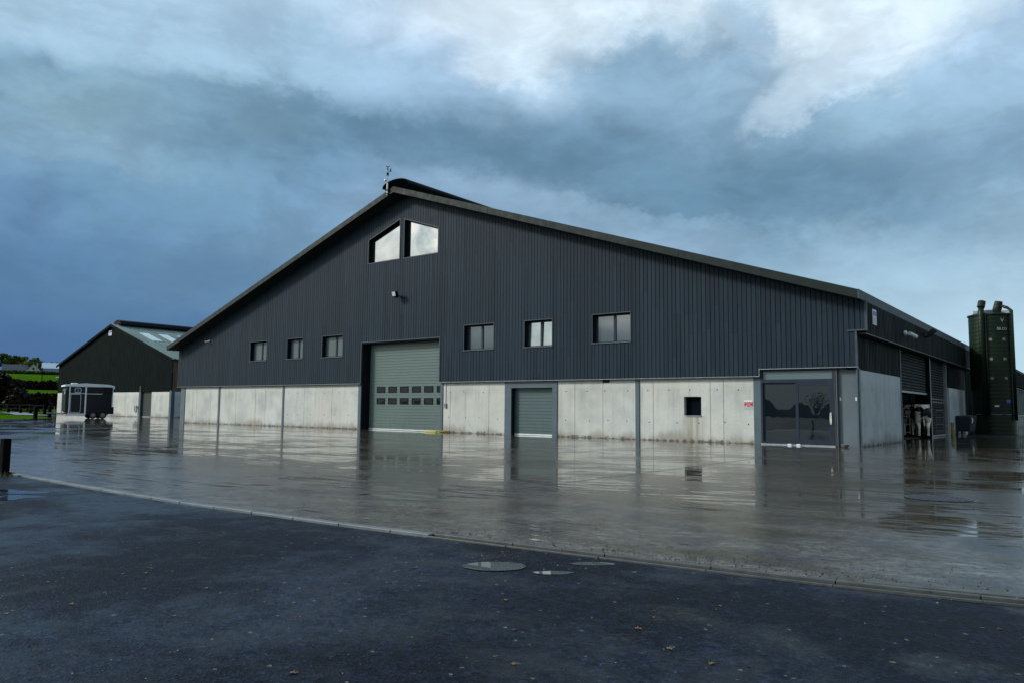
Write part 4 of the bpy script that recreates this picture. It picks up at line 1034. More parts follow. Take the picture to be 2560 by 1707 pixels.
lw = simple('white_lettering', (.42, .46, .45), .5); cyltext('V', .27, 32, 5.62, .014).build('emblem_letter', lw, silo); cyltext('SILOS', .19, 31, 5.20, .014).build('lettering', lw, silo)
b = MB()
for k_ in range(8):
    a0, a1 = 25+k_*1.6, 25+(k_+1)*1.6; b.quad(cyl(a0, 5.33, RS+.014), cyl(a1, 5.33, RS+.014), cyl(a1, 5.46, RS+.014), cyl(a0, 5.46, RS+.014))
b.build('red_band', simple('dark_red_band', (.035, .005, .005), .5), silo)
b = MB(); q = cyl(8, 1.40, RS+.02); tg = Vector((-(q-Vector((CX, CY, 0))).y, (q-Vector((CX, CY, 0))).x, 0)).normalized()
b.hexa([q-tg*.09+up*-.03, q+tg*.09+up*-.03, q+tg*.09+up*.03, q-tg*.09+up*.03], [q-tg*.09+up*-.03+Vector((0, -.012, 0)), q+tg*.09+up*-.03+Vector((0, -.012, 0)), q+tg*.09+up*.03+Vector((0, -.012, 0)), q-tg*.09+up*.03+Vector((0, -.012, 0))]); b.build('name_plate', M['white'], silo)
b = MB(); q = cyl(38, 1.62, RS+.05); b.box(q.x-.08, q.x+.08, q.y-.06, q.y+.06, 1.55, 1.72); b.build('junction_box', blue, silo)
MB().tube([cyl(-50, .98, RS+.045), cyl(-20, .98, RS+.05), cyl(10, .98, RS+.05), cyl(45, .98, RS+.045)], .012, 6).build('base_band', M['galv'], silo)

silo.scale = (1, 1, .97)
# ------------------------------------------------------------------ wheeled container
r_ = thing('wheeled_bin', 'dark blue green wheeled waste container between the barn wall and silo', 'waste bin', (43.10, 18.45, 0), rad(-12), local=True); r_.scale = (.80, .85, .92)
binm = simple('bin_plastic', (.010, .022, .030), .42, .15)
b = MB(); b.hexa([(-.38, -.40, .16), (.38, -.40, .16), (.38, .40, .16), (-.38, .40, .16)], [(-.47, -.48, .86), (.47, -.48, .86), (.47, .48, .86), (-.47, .48, .86)]); b.build('body', binm, r_, off=(0, 0, 0), bevel=.04)
b = MB(); b.hexa([(-.50, -.51, .86), (.50, -.51, .86), (.50, .50, .88), (-.50, .50, .88)], [(-.46, -.46, .95), (.46, -.46, .95), (.46, .46, .99), (-.46, .46, .99)]); b.build('lid', binm, r_, off=(0, 0, 0), bevel=.03)
for sx in (-.32, .32):
    for sy in (-.33, .33):
        b = MB(); b.tube([(sx-.02, sy, .085), (sx+.02, sy, .085)], .08, 14); b.build('wheel', M['rubber'], r_, off=(0, 0, 0))
b = MB(); b.tube([(.50, -.3, .62), (.54, -.3, .74), (.50, -.3, .84)], .015, 6); b.box(.475, .50, -.34, -.26, .60, .86); b.build('handle', M['white'], r_, off=(0, 0, 0))

# ------------------------------------------------------------------ cows at the doorway
def cow(name, label, loc, rz, seed, pattern):
    """heading along +Y local; built as one skinned surface"""
    V = []; E_ = []; Rr = []
    def vtx(p_, r0, par=None):
        V.append(p_); Rr.append(r0); i = len(V)-1
        if par is not None: E_.append((par, i))
        return i
    pel = vtx((0, .05, 1.10), (.27, .27)); lo = vtx((0, .45, 1.06), (.30, .33), pel); ba = vtx((0, .95, 1.02), (.33, .38), lo); ch = vtx((0, 1.40, 1.02), (.27, .36), ba); wi = vtx((0, 1.70, 1.10), (.19, .26), ch)
    nk = vtx((0, 2.0, 1.22), (.13, .17), wi); hd_ = vtx((0, 2.25, 1.32), (.12, .13), nk); mz = vtx((0, 2.55, 1.12), (.08, .08), hd_)
    rump = vtx((0, -.12, 1.24), (.15, .14), pel); tl = vtx((0, -.20, 1.16), (.045, .045), rump); t2 = vtx((.0, -.24, .80), (.022, .022), tl); t3 = vtx((.02, -.22, .48), (.035, .035), t2)
    for s_ in (-1, 1):
        hip = vtx((s_*.16, .0, .98), (.17, .20), pel); th = vtx((s_*.19, .05, .74), (.125, .15), hip); st_ = vtx((s_*.18, .06, .60), (.085, .10), th); hk = vtx((s_*.165, -.12, .46), (.055, .065), st_); sh_ = vtx((s_*.165, -.06, .22), (.042, .045), hk); ft = vtx((s_*.165, -.03, .09), (.055, .06), sh_); vtx((s_*.165, .01, .03), (.062, .075), ft)
        fs = vtx((s_*.17, 1.42, .78), (.11, .15), ch); fk = vtx((s_*.16, 1.45, .46), (.06, .065), fs); fc = vtx((s_*.155, 1.44, .20), (.042, .045), fk); vtx((s_*.155, 1.46, .03), (.06, .07), fc)
    ud = vtx((0, .22, .72), (.15, .16), lo)
    me = bpy.data.meshes.new('cow'); me.from_pydata(V, E_, []); o = bpy.data.objects.new('cow_cage', me); C.objects.link(o)
    sk = o.modifiers.new('skin', 'SKIN'); sd2 = o.modifiers.new('sub', 'SUBSURF'); sd2.levels = 2; sd2.render_levels = 2
    for i, sv in enumerate(me.skin_vertices[0].data): sv.radius = Rr[i]; sv.use_root = (i == 0)
    dg = bpy.context.evaluated_depsgraph_get(); m2 = bpy.data.meshes.new_from_object(o.evaluated_get(dg)); bpy.data.objects.remove(o); bpy.data.meshes.remove(me)
    for q in (cowm[0], cowm[1], cowm[2], cowm[3]): m2.materials.append(q)
    for p_ in m2.polygons:
        p_.use_smooth = True; c = p_.center
        if c.z < .10: k_ = 2
        elif abs(c.x) < .16 and .56 < c.z < .80 and -.05 < c.y < .4: k_ = 3
        else: k_ = pattern(c)
        p_.material_index = k_
    r = bpy.data.objects.new(name, m2); C.objects.link(r); r.location = loc; r.rotation_euler = (0, 0, rz); tag(r, label, 'cow', 'cows in the barn doorway'); OFF[r.name] = Vector((0, 0, 0)); r.scale = (.96, .96, .97)
    for s_ in (-1, 1):
        b = MB(); b.tube([(s_*.10, 2.22, 1.42), (s_*.24, 2.20, 1.42), (s_*.33, 2.2, 1.36)], [.03, .06, .01], 6); b.build('ear', cowm[0], r, off=(0, 0, 0))
    return r
cowm = [simple('black_hide', (.010, .010, .011), .6), simple('white_hide', (.82, .78, .66), .7, .12, 5), simple('hoof', (.03, .027, .022), .7), simple('udder_skin', (.48, .36, .30), .6)]
def pat_a(c):
    w_ = .06*math.sin(c.x*17+c.z*9)
    if c.z < .78+w_: return 1
    if c.z > 1.30+w_*.6 and c.y < .35: return 1
    if -.05 < c.x+w_ < .03 and c.z < 1.12 and c.y < .1: return 1
    if c.x > .22 and 1.05 < c.z and c.y < .4: return 1 if c.z > 1.22 else 0
    return 0 if c.y < .75 or c.z > .95 else 1
def pat_b(c):
    w_ = .05*math.sin(c.x*15-c.z*8+1)
    if c.z < .86+w_: return 1
    if c.z > 1.24+w_*.8: return 1
    if c.x < -.12 and c.z < 1.06+w_ and c.y < .2: return 1
    return 0
cow('cow', 'black and white cow standing in the doorway, left one, seen from behind', (41.88, 11.75, .006), rad(22), 1, pat_a)
cow('cow', 'black and white cow next to the door post, right one, seen from behind', (42.54, 11.15, .006), rad(14), 2, pat_b)
# bucket on a wall bracket beyond the right cow
b = MB(); b.lathe([(0, 1.36), (.13, 1.36), (.16, 1.62), (.165, 1.63), (.165, 1.64), (0, 1.64)], (41.93, 15.4), 18); b.tube([(41.93, 15.4, 1.64), (41.93, 15.4, 2.6)], .012)
single(b, 'feed_tub', simple('grey_white_tub', (.42, .46, .47), .5), 'grey white tub hanging inside the doorway above the right cow', 'tub', (41.93, 15.4, 1.36))
# galvanised gates
def gate(p0, p1, z0, z1, label, bars):
    a_, b_ = Vector((*p0, 0)), Vector((*p1, 0)); L = (b_-a_).length; r = thing('gate', label, 'gate', tuple(a_), math.atan2((b_-a_).y, (b_-a_).x), 'galvanised gates at the barn doorway', local=True)
    f = MB()
    for xx in (0, L): f.tube([(xx, 0, z0-.08), (xx, 0, z1)], .020, 8)
    f.tube([(0, 0, z1), (L, 0, z1)], .022, 8); f.build('gate_frame', M['gatesteel'], r, off=(0, 0, 0))
    for k_ in range(bars): 
        zz = z0+(z1-z0)*k_/bars; MB().tube([(0, 0, zz), (L, 0, zz)], .013, 8).build('rail', M['gatesteel'], r, off=(0, 0, 0))
    f = MB(); f.tube([(L*.45, 0, z0+.28), (L*.45, 0, z0+.62)], .014, 6); f.build('brace', M['gatesteel'], r, off=(0, 0, 0))
    return r
gate((42.40, 8.1), (42.30, 9.75), .25, 1.18, 'galvanised tube gate left of the cows inside the doorway', 3)
gate((42.86, 12.0), (42.98, 13.0), .26, 1.10, 'galvanised tube gate right of the cows in front of the closed shutter', 3)
b = MB(); b.tube([(XR+.06, 16.75, .0), (XR+.06, 16.75, .55)], .07, 12); b.tube([(XR+.06, 16.75, .55), (XR+.06, 16.75, .58)], .06, 12); single(b, 'guard_post', simple('worn_yellow_paint', (.22, .18, .03), .6, .4, 8), 'short worn yellow guard post at the pale wall beside the container', 'guard post', (XR+.06, 16.75, 0))

# ------------------------------------------------------------------ horse trailer
tr_ = thing('horse_trailer', 'black horse trailer with white roof and edges parked on wet concrete by the shed', 'horse trailer', (-8.55, 1.75, 0), math.atan2(-.969, -.245), local=True)
Z0 = (0, 0, 0)
navy = simple('navy_black_panel', (.006, .007, .012), .35, .1); tw = simple('white_grp', (.80, .86, .90), .35, .05); tyre = simple('tyre_rubber', (.014, .014, .015), .8); rim = simple('grey_wheel', (.17, .18, .19), .45)
FX, RX, W_ = 2.38, -1.19, 1.78
b = MB(); b.box(RX, FX, -W_, 0, .44, 2.55); b.prism([(FX, .44), (FX+.28, .62), (FX+.30, 2.3), (FX, 2.55)], 'y', -W_+.05, -.05); b.build('body', navy, tr_, off=Z0, bevel=.03)
b = MB(); pr = [(FX+.38, 2.56), (FX+.38, 2.68), (FX+.1, 2.74), (1.1, 2.84), (-.9, 2.76), (RX-.1, 2.66), (RX-.12, 2.42), (RX-.02, 2.42), (RX+.05, 2.55), (-.3, 2.58), (-.3, 2.56)]
b.prism(pr, 'y', -W_-.03, .03); b.box(1.65, 2.1, -1.2, -.6, 2.80, 2.86); b.build('roof', tw, tr_, off=Z0, bevel=.02)
b = MB(); b.box(FX-.07, FX+.02, -.02, .014, .30, 2.56); b.box(1.0, 1.13, -.02, .016, .30, 2.60); b.box(1.13, FX-.07, -.02, .012, .29, .43); b.box(RX-.01, RX+.08, -.02, .014, .95, 1.95); b.box(RX, RX+.04, -.02, .014, .95, 2.5); b.build('corner_strip', tw, tr_, off=Z0)
b = MB(); b.box(1.13, FX-.07, -.01, .018, 2.0, 2.05); b.box(-.3, 1.0, -.01, .014, 1.98, 2.02); b.build('waist_rail', tw, tr_, off=Z0)
dr_ = MB(); dr_.box(1.45, FX-.10, -.01, .010, .48, 1.97); do = dr_.build('groom_door', navy, tr_, off=Z0)
b = MB()
def rring(x0, x1, z0, z1, r0, w_, y_, mb):
    pts = []
    for cx, cz, a0 in ((x1-r0, z1-r0, 0), (x0+r0, z1-r0, 90), (x0+r0, z0+r0, 180), (x1-r0, z0+r0, 270)):
        for q in range(5): a_ = rad(a0+q*22.5); pts.append((cx+r0*math.cos(a_), y_, cz+r0*math.sin(a_)))
    pts.append(pts[0]); mb.tube(pts, w_, 6, cap=False)
rring(1.45, FX-.12, .49, 1.96, .12, .018, .014, b); b.build('door_trim', tw, do, off=Z0)
for zz in (.65, 1.22, 1.76): MB().box(FX-.20, FX-.06, .010, .03, zz-.035, zz+.035).build('hinge', rim, do, off=Z0)
b = MB(); b.box(1.48, 1.92, -.01, .010, 2.13, 2.42); wo = b.build('side_window', M['glass_door'], tr_, off=Z0)
b = MB(); rring(1.46, 1.95, 2.10, 2.45, .09, .02, .014, b); b.tube([(1.70, .014, 2.1), (1.70, .014, 2.45)], .008); b.build('window_frame', tw, wo, off=Z0)
b = MB(); b.box(RX+.06, -.42, -.01, .008, 2.0, 2.52); b.build('rear_curtain', simple('black_canvas', (.006, .006, .007), .8), tr_, off=Z0)
b = MB(); b.box(RX-.12, RX+.02, -W_+.05, -.02, .36, .95); b.build('bumper', tyre, tr_, off=Z0)
b = MB(); b.box(RX, 1.0, -W_+.2, -.1, .36, .45); b.box(1.0, FX+.05, -W_, 0, .26, .30); b.build('chassis', rim, tr_, off=Z0)
for xw in (-.40, .40):
    wl_ = MB(); wl_.tube([(xw, -.17, .29), (xw, -.15, .29), (xw, .03, .29), (xw, .05, .29)], [.25, .29, .29, .25], 24); wo = wl_.build('wheel', tyre, tr_, off=Z0, smooth=False)
    b = MB(); b.tube([(xw, .045, .29), (xw, .058, .29)], .175, 20); b.tube([(xw, .055, .29), (xw, .075, .29)], .06, 12, 1); b.build('rim', [rim, M['galv']], wo, off=Z0)
    wl_ = MB(); wl_.tube([(xw, -W_-.05, .29), (xw, -W_+.15, .29)], .29, 20); wl_.build('wheel', tyre, tr_, off=Z0)
    g_ = MB(); n_ = 12
    for k_ in range(n_):
        a0, a1 = math.pi*k_/n_, math.pi*(k_+1)/n_
        P_ = lambda a_, r0, y_: (xw+r0*math.cos(a_), y_, .29+r0*math.sin(a_))
        g_.hexa([P_(a0, .35, -.2), P_(a1, .35, -.2), P_(a1, .35, .07), P_(a0, .35, .07)], [P_(a0, .39, -.2), P_(a1, .39, -.2), P_(a1, .39, .07), P_(a0, .39, .07)])
    g_.build('mudguard', navy, tr_, off=Z0)
b = MB(); b.tube([(1.2, -.5, .40), (FX+1.25, -.87, .42)], .04, 8); b.tube([(1.2, -1.25, .40), (FX+1.25, -.87, .42)], .04, 8); b.tube([(FX+1.2, -.87, .42), (FX+1.5, -.87, .45)], .05, 8); b.build('drawbar', rim, tr_, off=Z0)
b = MB(); b.tube([(FX+.95, -.87, .2), (FX+.95, -.87, .95)], .03, 8); b.tube([(FX+.95, -.91, .11), (FX+.95, -.83, .11)], .11, 14); b.tube([(FX+.95, -.87, .95), (FX+1.08, -.87, .95)], .015, 6); b.build('jockey_wheel', rim, tr_, off=Z0)
b = MB(); b.tube([(FX+.3, -.87, .45), (FX+.42, -.87, .45), (FX+.42, -.87, .7)], .05, 8); b.tube([(FX+.45, -.5, .5), (FX+.55, -.5, .62), (FX+.5, -.6, .75), (FX+.4, -.55, .66)], .02, 6); b.build('hitch_gear', tw, tr_, off=Z0)
MB().box(FX+.28, FX+.33, -.28, -.16, 1.98, 2.25).build('front_lamp', tw, tr_, off=Z0)
MB().box(RX-.03, RX-.012, -.12, -.03, 2.2, 2.32).build('rear_lamp', rim, tr_, off=Z0)

for o_ in tr_.children_recursive:
    nm = o_.name.split('.')[0]
    for v_ in o_.data.vertices:
        if nm in ('wheel', 'rim', 'mudguard'):
            xw = .40 if v_.co.x > 0 else -.40
            v_.co.x = xw*.775+(v_.co.x-xw)*(.86 if nm != 'mudguard' else .84); v_.co.z = v_.co.z*.86
        else: v_.co.x *= .775; v_.co.z *= .876
# ------------------------------------------------------------------ posts and fence on the left
b = MB(); b.prism([(35.855, -18.995), (35.955, -18.98), (35.965, -18.885), (35.865, -18.90)], 'z', -.02, .50); b.prism([(35.86, -18.99), (35.95, -18.975), (35.96, -18.89), (35.87, -18.905)], 'z', .50, .515)
single(b, 'bollard', M['post'], 'short dark timber bollard at the near end of the kerb', 'bollard', (35.91, -18.94, 0), bevel=.006)
tf = MB()
for k_ in range(90):
    a_ = R.uniform(0, 6.28); rr = R.uniform(.05, .14); bx_, by_ = 35.95+rr*math.cos(a_), -18.94+rr*math.sin(a_)*.8; h_ = R.uniform(.03, .09); dx_ = R.uniform(-.03, .03)
    tf.add([(bx_-.003, by_, -.02), (bx_+.003, by_, -.02), (bx_+dx_, by_+R.uniform(-.02, .02), h_)], [(0, 1, 2)])
tag(tf.build('grass_tuft', simple('dry_grass', (.05, .055, .02), .8), fixn=False), 'tuft of grass round the foot of the near bollard', 'grass', kind='stuff')
def post(x, y_, h_, w_, lab, group=None):
    z_ = ground_h(x, y_); b = MB(); b.box(x-w_/2, x+w_/2, y_-w_/2, y_+w_/2, z_-.1, z_+h_); b.prism([(x-w_/2, z_+h_), (x+w_/2, z_+h_), (x, z_+h_+.04)], 'y', y_-w_/2, y_+w_/2)
    return single(b, 'timber_post', M['post'], lab, 'post', (x, y_, z_), group)
post(-7.16, -2.78, .95, .20, 'dark timber post at the yard edge nearest the left frame', 'timber posts along the yard edge')
post(-14.2, .75, .95, .20, 'dark timber post at the yard edge just left of the trailer', 'timber posts along the yard edge')
fc = thing('field_fence', 'dark post and rail fence below the hedge beyond the grass verge', 'fence', (-50, 10.2, 0)); FP = [(-66, 12.2), (-58, 11.2), (-50.2, 10.2), (-46.1, 10.0), (-42.3, 9.6), (-36.5, 8.8)]
for x_, y_ in FP: b = MB(); b.box(x_-.13, x_+.13, y_-.13, y_+.13, -.1, 1.0); b.build('post', M['post'], fc)
for zz in (.45, .85):
    b = MB(); b.tube([(x_, y_-.14, zz+R.uniform(-.03, .03)) for x_, y_ in FP], .04, 6); b.build('rail', M['post'], fc)

# ------------------------------------------------------------------ trees, hedges and houses on the hill
def pol(dist, azr):
    a_ = YAW+rad(azr); x, y_ = CAM.x+dist*math.sin(a_), CAM.y+dist*math.cos(a_); return x, y_, ground_h(x, y_)
def leaf_cloud(mb, c, rad3, n, s, rr, mi=0):
    for _ in range(n):
        while True:
            p_ = Vector((rr.uniform(-1, 1), rr.uniform(-1, 1), rr.uniform(-1, 1)))
            if p_.length <= 1: break
        p_ = Vector((c[0]+p_.x*rad3[0], c[1]+p_.y*rad3[1], c[2]+p_.z*rad3[2])); n_ = Vector((rr.uniform(-1, 1), rr.uniform(-1, 1), rr.uniform(-1, 1))).normalized()
        a_ = n_.orthogonal().normalized(); b_ = n_.cross(a_); q = s*rr.uniform(.6, 1.3)
        mb.add([p_-a_*q-b_*q*.5, p_+a_*q-b_*q*.6, p_+a_*q*.7+b_*q*.7, p_-a_*q*.8+b_*q*.6], [(0, 1, 2, 3)], mi)
def tree(dist, azr, h_, wd, mat, lab, seed, group='trees on the hill', n=700, sink=0., name='broadleaf_tree'):
    rr = random.Random(seed); x, y_, z_ = pol(dist, azr); z_ -= sink; r = thing(name, lab, 'tree', (x, y_, z_), group=group)
    b = MB(); b.tube([(x, y_, z_-.3), (x+.1, y_, z_+h_*.3), (x+rr.uniform(-.3, .3), y_, z_+h_*.7)], [.35, .25, .08], 7)
    for k_ in range(5): a_ = k_*1.3; b.tube([(x, y_, z_+h_*(.25+.06*k_)), (x+wd*.5*math.cos(a_), y_+wd*.5*math.sin(a_), z_+h_*(.55+.05*k_))], [.12, .04], 5)
    b.build('trunk', M['post'], r); c = MB()
    for k_ in range(11):
        a_ = rr.uniform(0, 6.28); rr2 = rr.uniform(.0, .75)*wd; zz = z_+h_*rr.uniform(.32, .86); sh_ = 1-.5*max(0, (zz-z_)/h_-.55)
        q = rr.uniform(.26, .46)*wd; leaf_cloud(c, (x+rr2*math.cos(a_)*sh_, y_+rr2*math.sin(a_)*sh_, zz), (q, q, q*.85), n//11, .32*wd/3, rr)
    c.build('crown', mat, r, fixn=False)
lg = [leafmat('dark_green_leaves', (.012, .03, .006), (.045, .08, .012)), leafmat('mid_green_leaves', (.03, .06, .006), (.08, .13, .015)), leafmat('yellow_green_leaves', (.06, .08, .008), (.16, .17, .02)), leafmat('brown_twigs', (.008, .006, .004), (.022, .015, .008))]
def uaz(u): return math.degrees(math.atan((u-1280)/F_PX))
TL_ = [(610, 8, 15.5, 6.5, 0, 'dark green tree at the far left of the hilltop'), (600, 27, 13.0, 5.5, 0, 'dark rounded tree second from the left on the hilltop'), (612, 42, 13.5, 5.5, 1, 'mid green tree third from the left on the hilltop'),
       (600, 55, 12.6, 5.0, 2, 'yellowish tree above the grey roofed bungalow'), (590, 69, 9.6, 4.2, 2, 'bright yellow green tree left of the white gabled house'), (612, 79, 12.8, 3.4, 0, 'dark conifer like tree behind the white gabled house'),
       (600, 92, 12.0, 4.6, 1, 'mid green tree right behind the white gabled house'), (595, 106, 9.0, 4.2, 1, 'smaller green tree right of the white gabled house'), (640, 139, 10.5, 5.5, 2, 'yellow green tree top beyond the pale farm shed'), (640, 156, 9.5, 5, 1, 'green tree top at the shed corner on the hill')]
for i, (d_, u_, h_, wd, k_, lab) in enumerate(TL_): tree(d_, uaz(u_), h_, wd, lg[k_], lab, 100+i)
tree(118, uaz(6), 6.6, 3.4, lg[3], 'large dark brown leafless bush at the left edge of the field', 300, 'dark bushes by the fence', 2600, 1.4, 'dark_bush'); tree(114, uaz(48), 4.6, 2.4, lg[3], 'lower dark brown bush right of the larger one', 301, 'dark bushes by the fence', 1700, 1.6, 'dark_bush')
def hedge(dist, a0, a1, h_, lab, mat, seed, wd=1.2, n=2600, s=.3):
    rr = random.Random(seed); b = MB(); n_ = 40
    for k_ in range(n_):
        x, y_, z_ = pol(dist+rr.uniform(-1, 1), a0+(a1-a0)*(k_+.5)/n_); L = abs(rad(a1-a0))*dist/n_
        leaf_cloud(b, (x, y_, z_+h_*.45), (L*.9, L*.9, h_*.55*rr.uniform(.85, 1.15)), n//n_, s, rr)
    x, y_, z_ = pol(dist, (a0+a1)/2); return single(b, 'hedge', mat, lab, 'hedge', (x, y_, z_), fixn=False)
hedge(124, -36, -28, 2.2, 'dark brown hedge behind the post and rail fence', lg[3], 1, n=6000); hedge(320, -36, -28, 3.4, 'dark hedge between the two green fields', lg[3], 2, n=6000, s=.55)
hedge(548, -36, -28, 2.0, 'dark hedge running in front of the hilltop houses', lg[0], 3, n=5200, s=.6)
gm = [simple('pale_render', (.42, .42, .36), .8), simple('slate_roof', (.055, .065, .085), .6), simple('blue_grey_sheet', (.22, .30, .42), .5), simple('pale_sheet_roof', (.42, .50, .58), .5), simple('dark_window', (.01, .012, .015), .3)]
def house(azr, dist, wd, dp_, hw_, hr, name, lab, wm, rm, along_view=False, win=True):
    x, y_, z_ = pol(dist, azr); z_ -= .3; a_ = YAW+rad(azr); r = thing(name, lab, 'house' if 'house' in name or 'bungalow' in name else 'shed', (x, y_, z_), -a_, group='buildings on the hill', local=True); O = (0, 0, 0)
    b = MB()
    if along_view:
        b.prism([(-wd/2, -1), (wd/2, -1), (wd/2, hw_), (0, hw_+hr), (-wd/2, hw_)], 'y', 0, dp_); b.build('wall', wm, r, off=O); q = MB()
        for s_ in (-1, 1): q.hexa([(0, -.3, hw_+hr+.02), (s_*(wd/2+.3), -.3, hw_-.3*hr/(wd/2)+.02), (s_*(wd/2+.3), dp_+.3, hw_-.3*hr/(wd/2)+.02), (0, dp_+.3, hw_+hr+.02)], [(0, -.3, hw_+hr+.22), (s_*(wd/2+.3), -.3, hw_-.3*hr/(wd/2)+.22), (s_*(wd/2+.3), dp_+.3, hw_-.3*hr/(wd/2)+.22), (0, dp_+.3, hw_+hr+.22)])
        ro = q.build('roof', rm, r, off=O)
    else:
        b.prism([(0, -1), (dp_, -1), (dp_, hw_), (dp_/2, hw_+hr), (0, hw_)], 'x', -wd/2, wd/2); b.build('wall', wm, r, off=O); q = MB()
        for y0_, y1_ in ((-.3, dp_/2), (dp_+.3, dp_/2)): q.hexa([(-wd/2-.3, y0_, hw_-.1), (wd/2+.3, y0_, hw_-.1), (wd/2+.3, y1_, hw_+hr+.02), (-wd/2-.3, y1_, hw_+hr+.02)], [(-wd/2-.3, y0_, hw_+.1), (wd/2+.3, y0_, hw_+.1), (wd/2+.3, y1_, hw_+hr+.2), (-wd/2-.3, y1_, hw_+hr+.2)])
        ro = q.build('roof', rm, r, off=O)
    if win:
        for xx in ((0,) if along_view else (-wd*.3, wd*.1, wd*.32)):
            zb = hw_+.5 if along_view else hw_*.35
            MB().box(xx-.55, xx+.55, -.06, -.01, zb, zb+1.5).build('window', gm[4], r, off=O)
        MB().box(wd*.2, wd*.2+.7, dp_*.5-.3, dp_*.5+.4, hw_+hr*.5, hw_+hr+.6).build('chimney', gm[0], ro, off=O)
    return r
house(uaz(84), 556, 8.2, 12, 2.6, 4.4, 'white_house', 'pale house with steep gable end facing the yard on the hill', gm[0], gm[1], True)
house(uaz(37), 566, 13, 8, 2.6, 3.6, 'grey_bungalow', 'low bungalow with long grey slate roof at the left on the hill', gm[0], gm[1])
house(uaz(140), 566, 15, 10, 4.4, 3.6, 'farm_shed', 'pale blue grey sheeted farm shed at the right on the hill', gm[2], gm[3], win=False)
x, y_, z_ = pol(420, uaz(107)); b = MB(); b.tube([(x, y_, z_), (x, y_, z_+6.5)], [.2, .14], 8); b.box(x-.7, x+.7, y_-.05, y_+.05, z_+5.9, z_+6.05); single(b, 'utility_pole', M['post'], 'thin dark wooden pole standing in the upper green field', 'pole', (x, y_, z_))
# trees far behind the barn seen through the interior opening and a tree line behind the camera (seen in the glass)
for i, (d_, a_, h_, wd) in enumerate(((95, -84, 3.2, 4), (88, -92, 4.2, 4.4), (92, -100, 3.4, 4.5), (84, -106, 3.4, 4.0), (90, -134, 3.4, 4), (80, -142, 4.4, 5), (100, -150, 6, 5), (110, -165, 7, 6), (115, 175, 8, 6), (125, 150, 8, 6))):
    tree(d_, a_, h_, wd, lg[3] if -131 < a_ < -119 else lg[0], 'dark tree in the row behind the road', 500+i, 'trees behind the road', 700)

bank = MB(); NB = 70; rows = []
for k_ in range(NB+1):
    a_ = -132+k_*(34/NB); pk = max(math.exp(-((a_-c_)/w_)**2)*h_ for c_, w_, h_ in ((-103, 2.5, 2.2), (-109, 2, 2.6), (-114.6, 1.3, 2.9), (-118.2, .8, 2.2), (-121.8, 1.1, 3.0), (-126, 2, 3.4))); pk += .7+.12*math.sin(a_*7)+.08*math.sin(a_*17)
    rows.append([pol(106, a_)[:2]+(-.1,), pol(110, a_)[:2]+(pk*.7,), pol(113, a_)[:2]+(pk,), pol(120, a_)[:2]+(pk*.6,), pol(128, a_)[:2]+(-.1,)])
bank.add([q for r_ in rows for q in r_], [(i*5+j_, (i+1)*5+j_, (i+1)*5+j_+1, i*5+j_+1) for i in range(NB) for j_ in range(4)])
tag(bank.build('hills', simple('dark_furze_bank', (.008, .012, .008), .9, .4, .8, spec=.02), smooth=True, fixn=False), kind='structure')
rr_ = random.Random(77); x, y_, z_ = pol(86.5, -117.8); bt = thing('bare_tree', 'thinly leaved tree behind the road opposite the glazed door', 'tree', (x, y_, z_)); b = MB()
b.tube([(x, y_, z_-.2), (x, y_, z_+1.6), (x+.1, y_, z_+3.6)], [.14, .10, .03], 7)
for k_ in range(26):
    a_ = rr_.uniform(0, 6.28); e_ = rr_.uniform(.1, 1.2); L_ = rr_.uniform(.9, 1.9); zb = z_+rr_.uniform(1.0, 2.6); q = (x+L_*math.cos(a_)*math.cos(e_), y_+L_*math.sin(a_)*math.cos(e_), zb+L_*math.sin(e_)); b.tube([(x, y_, zb), q], [.05, .015], 5)
    for _ in range(5): a2 = rr_.uniform(0, 6.28); b.tube([q, (q[0]+.5*math.cos(a2), q[1]+.5*math.sin(a2), q[2]+rr_.uniform(-.2, .5))], [.018, .006], 4)
b.build('branches', M['post'], bt); c = MB(); leaf_cloud(c, (x, y_, z_+2.9), (1.9, 1.9, 1.5), 420, .07, rr_); c.build('sparse_leaves', lg[3], bt, fixn=False)
# ------------------------------------------------------------------ leaves and grit
def leafmb(s):
    b = MB(); pts = [(0, -1), (.45, -.75), (.35, -.35), (.85, -.2), (.5, .15), (.6, .65), (.15, .55), (0, 1.05), (-.2, .55), (-.65, .55), (-.5, .1), (-.9, -.25), (-.4, -.4), (-.45, -.8)]
    b.add([(0, 0, .12*s)]+[(x*s, y_*s, s*(.10+.35*abs(x)+.12*math.sin(3*y_+x*4))) for x, y_ in pts], [(0, i+1, (i+1) % 14+1) for i in range(14)]); return b
lm = [simple('tan_leaf', (.13, .075, .016), .6), simple('brown_leaf', (.07, .035, .013), .6), simple('yellow_leaf', (.13, .11, .016), .6)]
protos = []
LV = [(515, 1470, 0), (643, 1476, 1), (1265, 1500, 0), (1285, 1575, 1), (1636, 1527, 0), (1634, 1543, 0), (1597, 1572, 0), (1480, 1545, 0), (1675, 1622, 2), (1800, 1515, 0), (1780, 1659, 2), (1285, 1660, 0), (930, 1382, 2), (1035, 1420, 0), (2500, 1573, 1), (735, 1683, 1), (178, 1510, 0), (14, 1534, 2), (308, 1434, 0), (345, 1370, 2), (1552, 1430, 1), (1585, 1431, 2), (365, 1432, 2), (1078, 1337, 0), (1225, 1355, 0), (1400, 1375, 1), (2435, 1425, 0), (1520, 1335, 0), (1490, 1322, 1), (2360, 1447, 1), (2230, 1461, 0), (140, 1262, 1), (660, 1505, 1), (1872, 1666, 1)]
def unproj(u, v_, z=-.012):
    dd = fw2*F_PX+r3*(u-1280)-u3*(v_-853.5); t0 = (z-CAM.z)/dd.z; return CAM+dd*t0
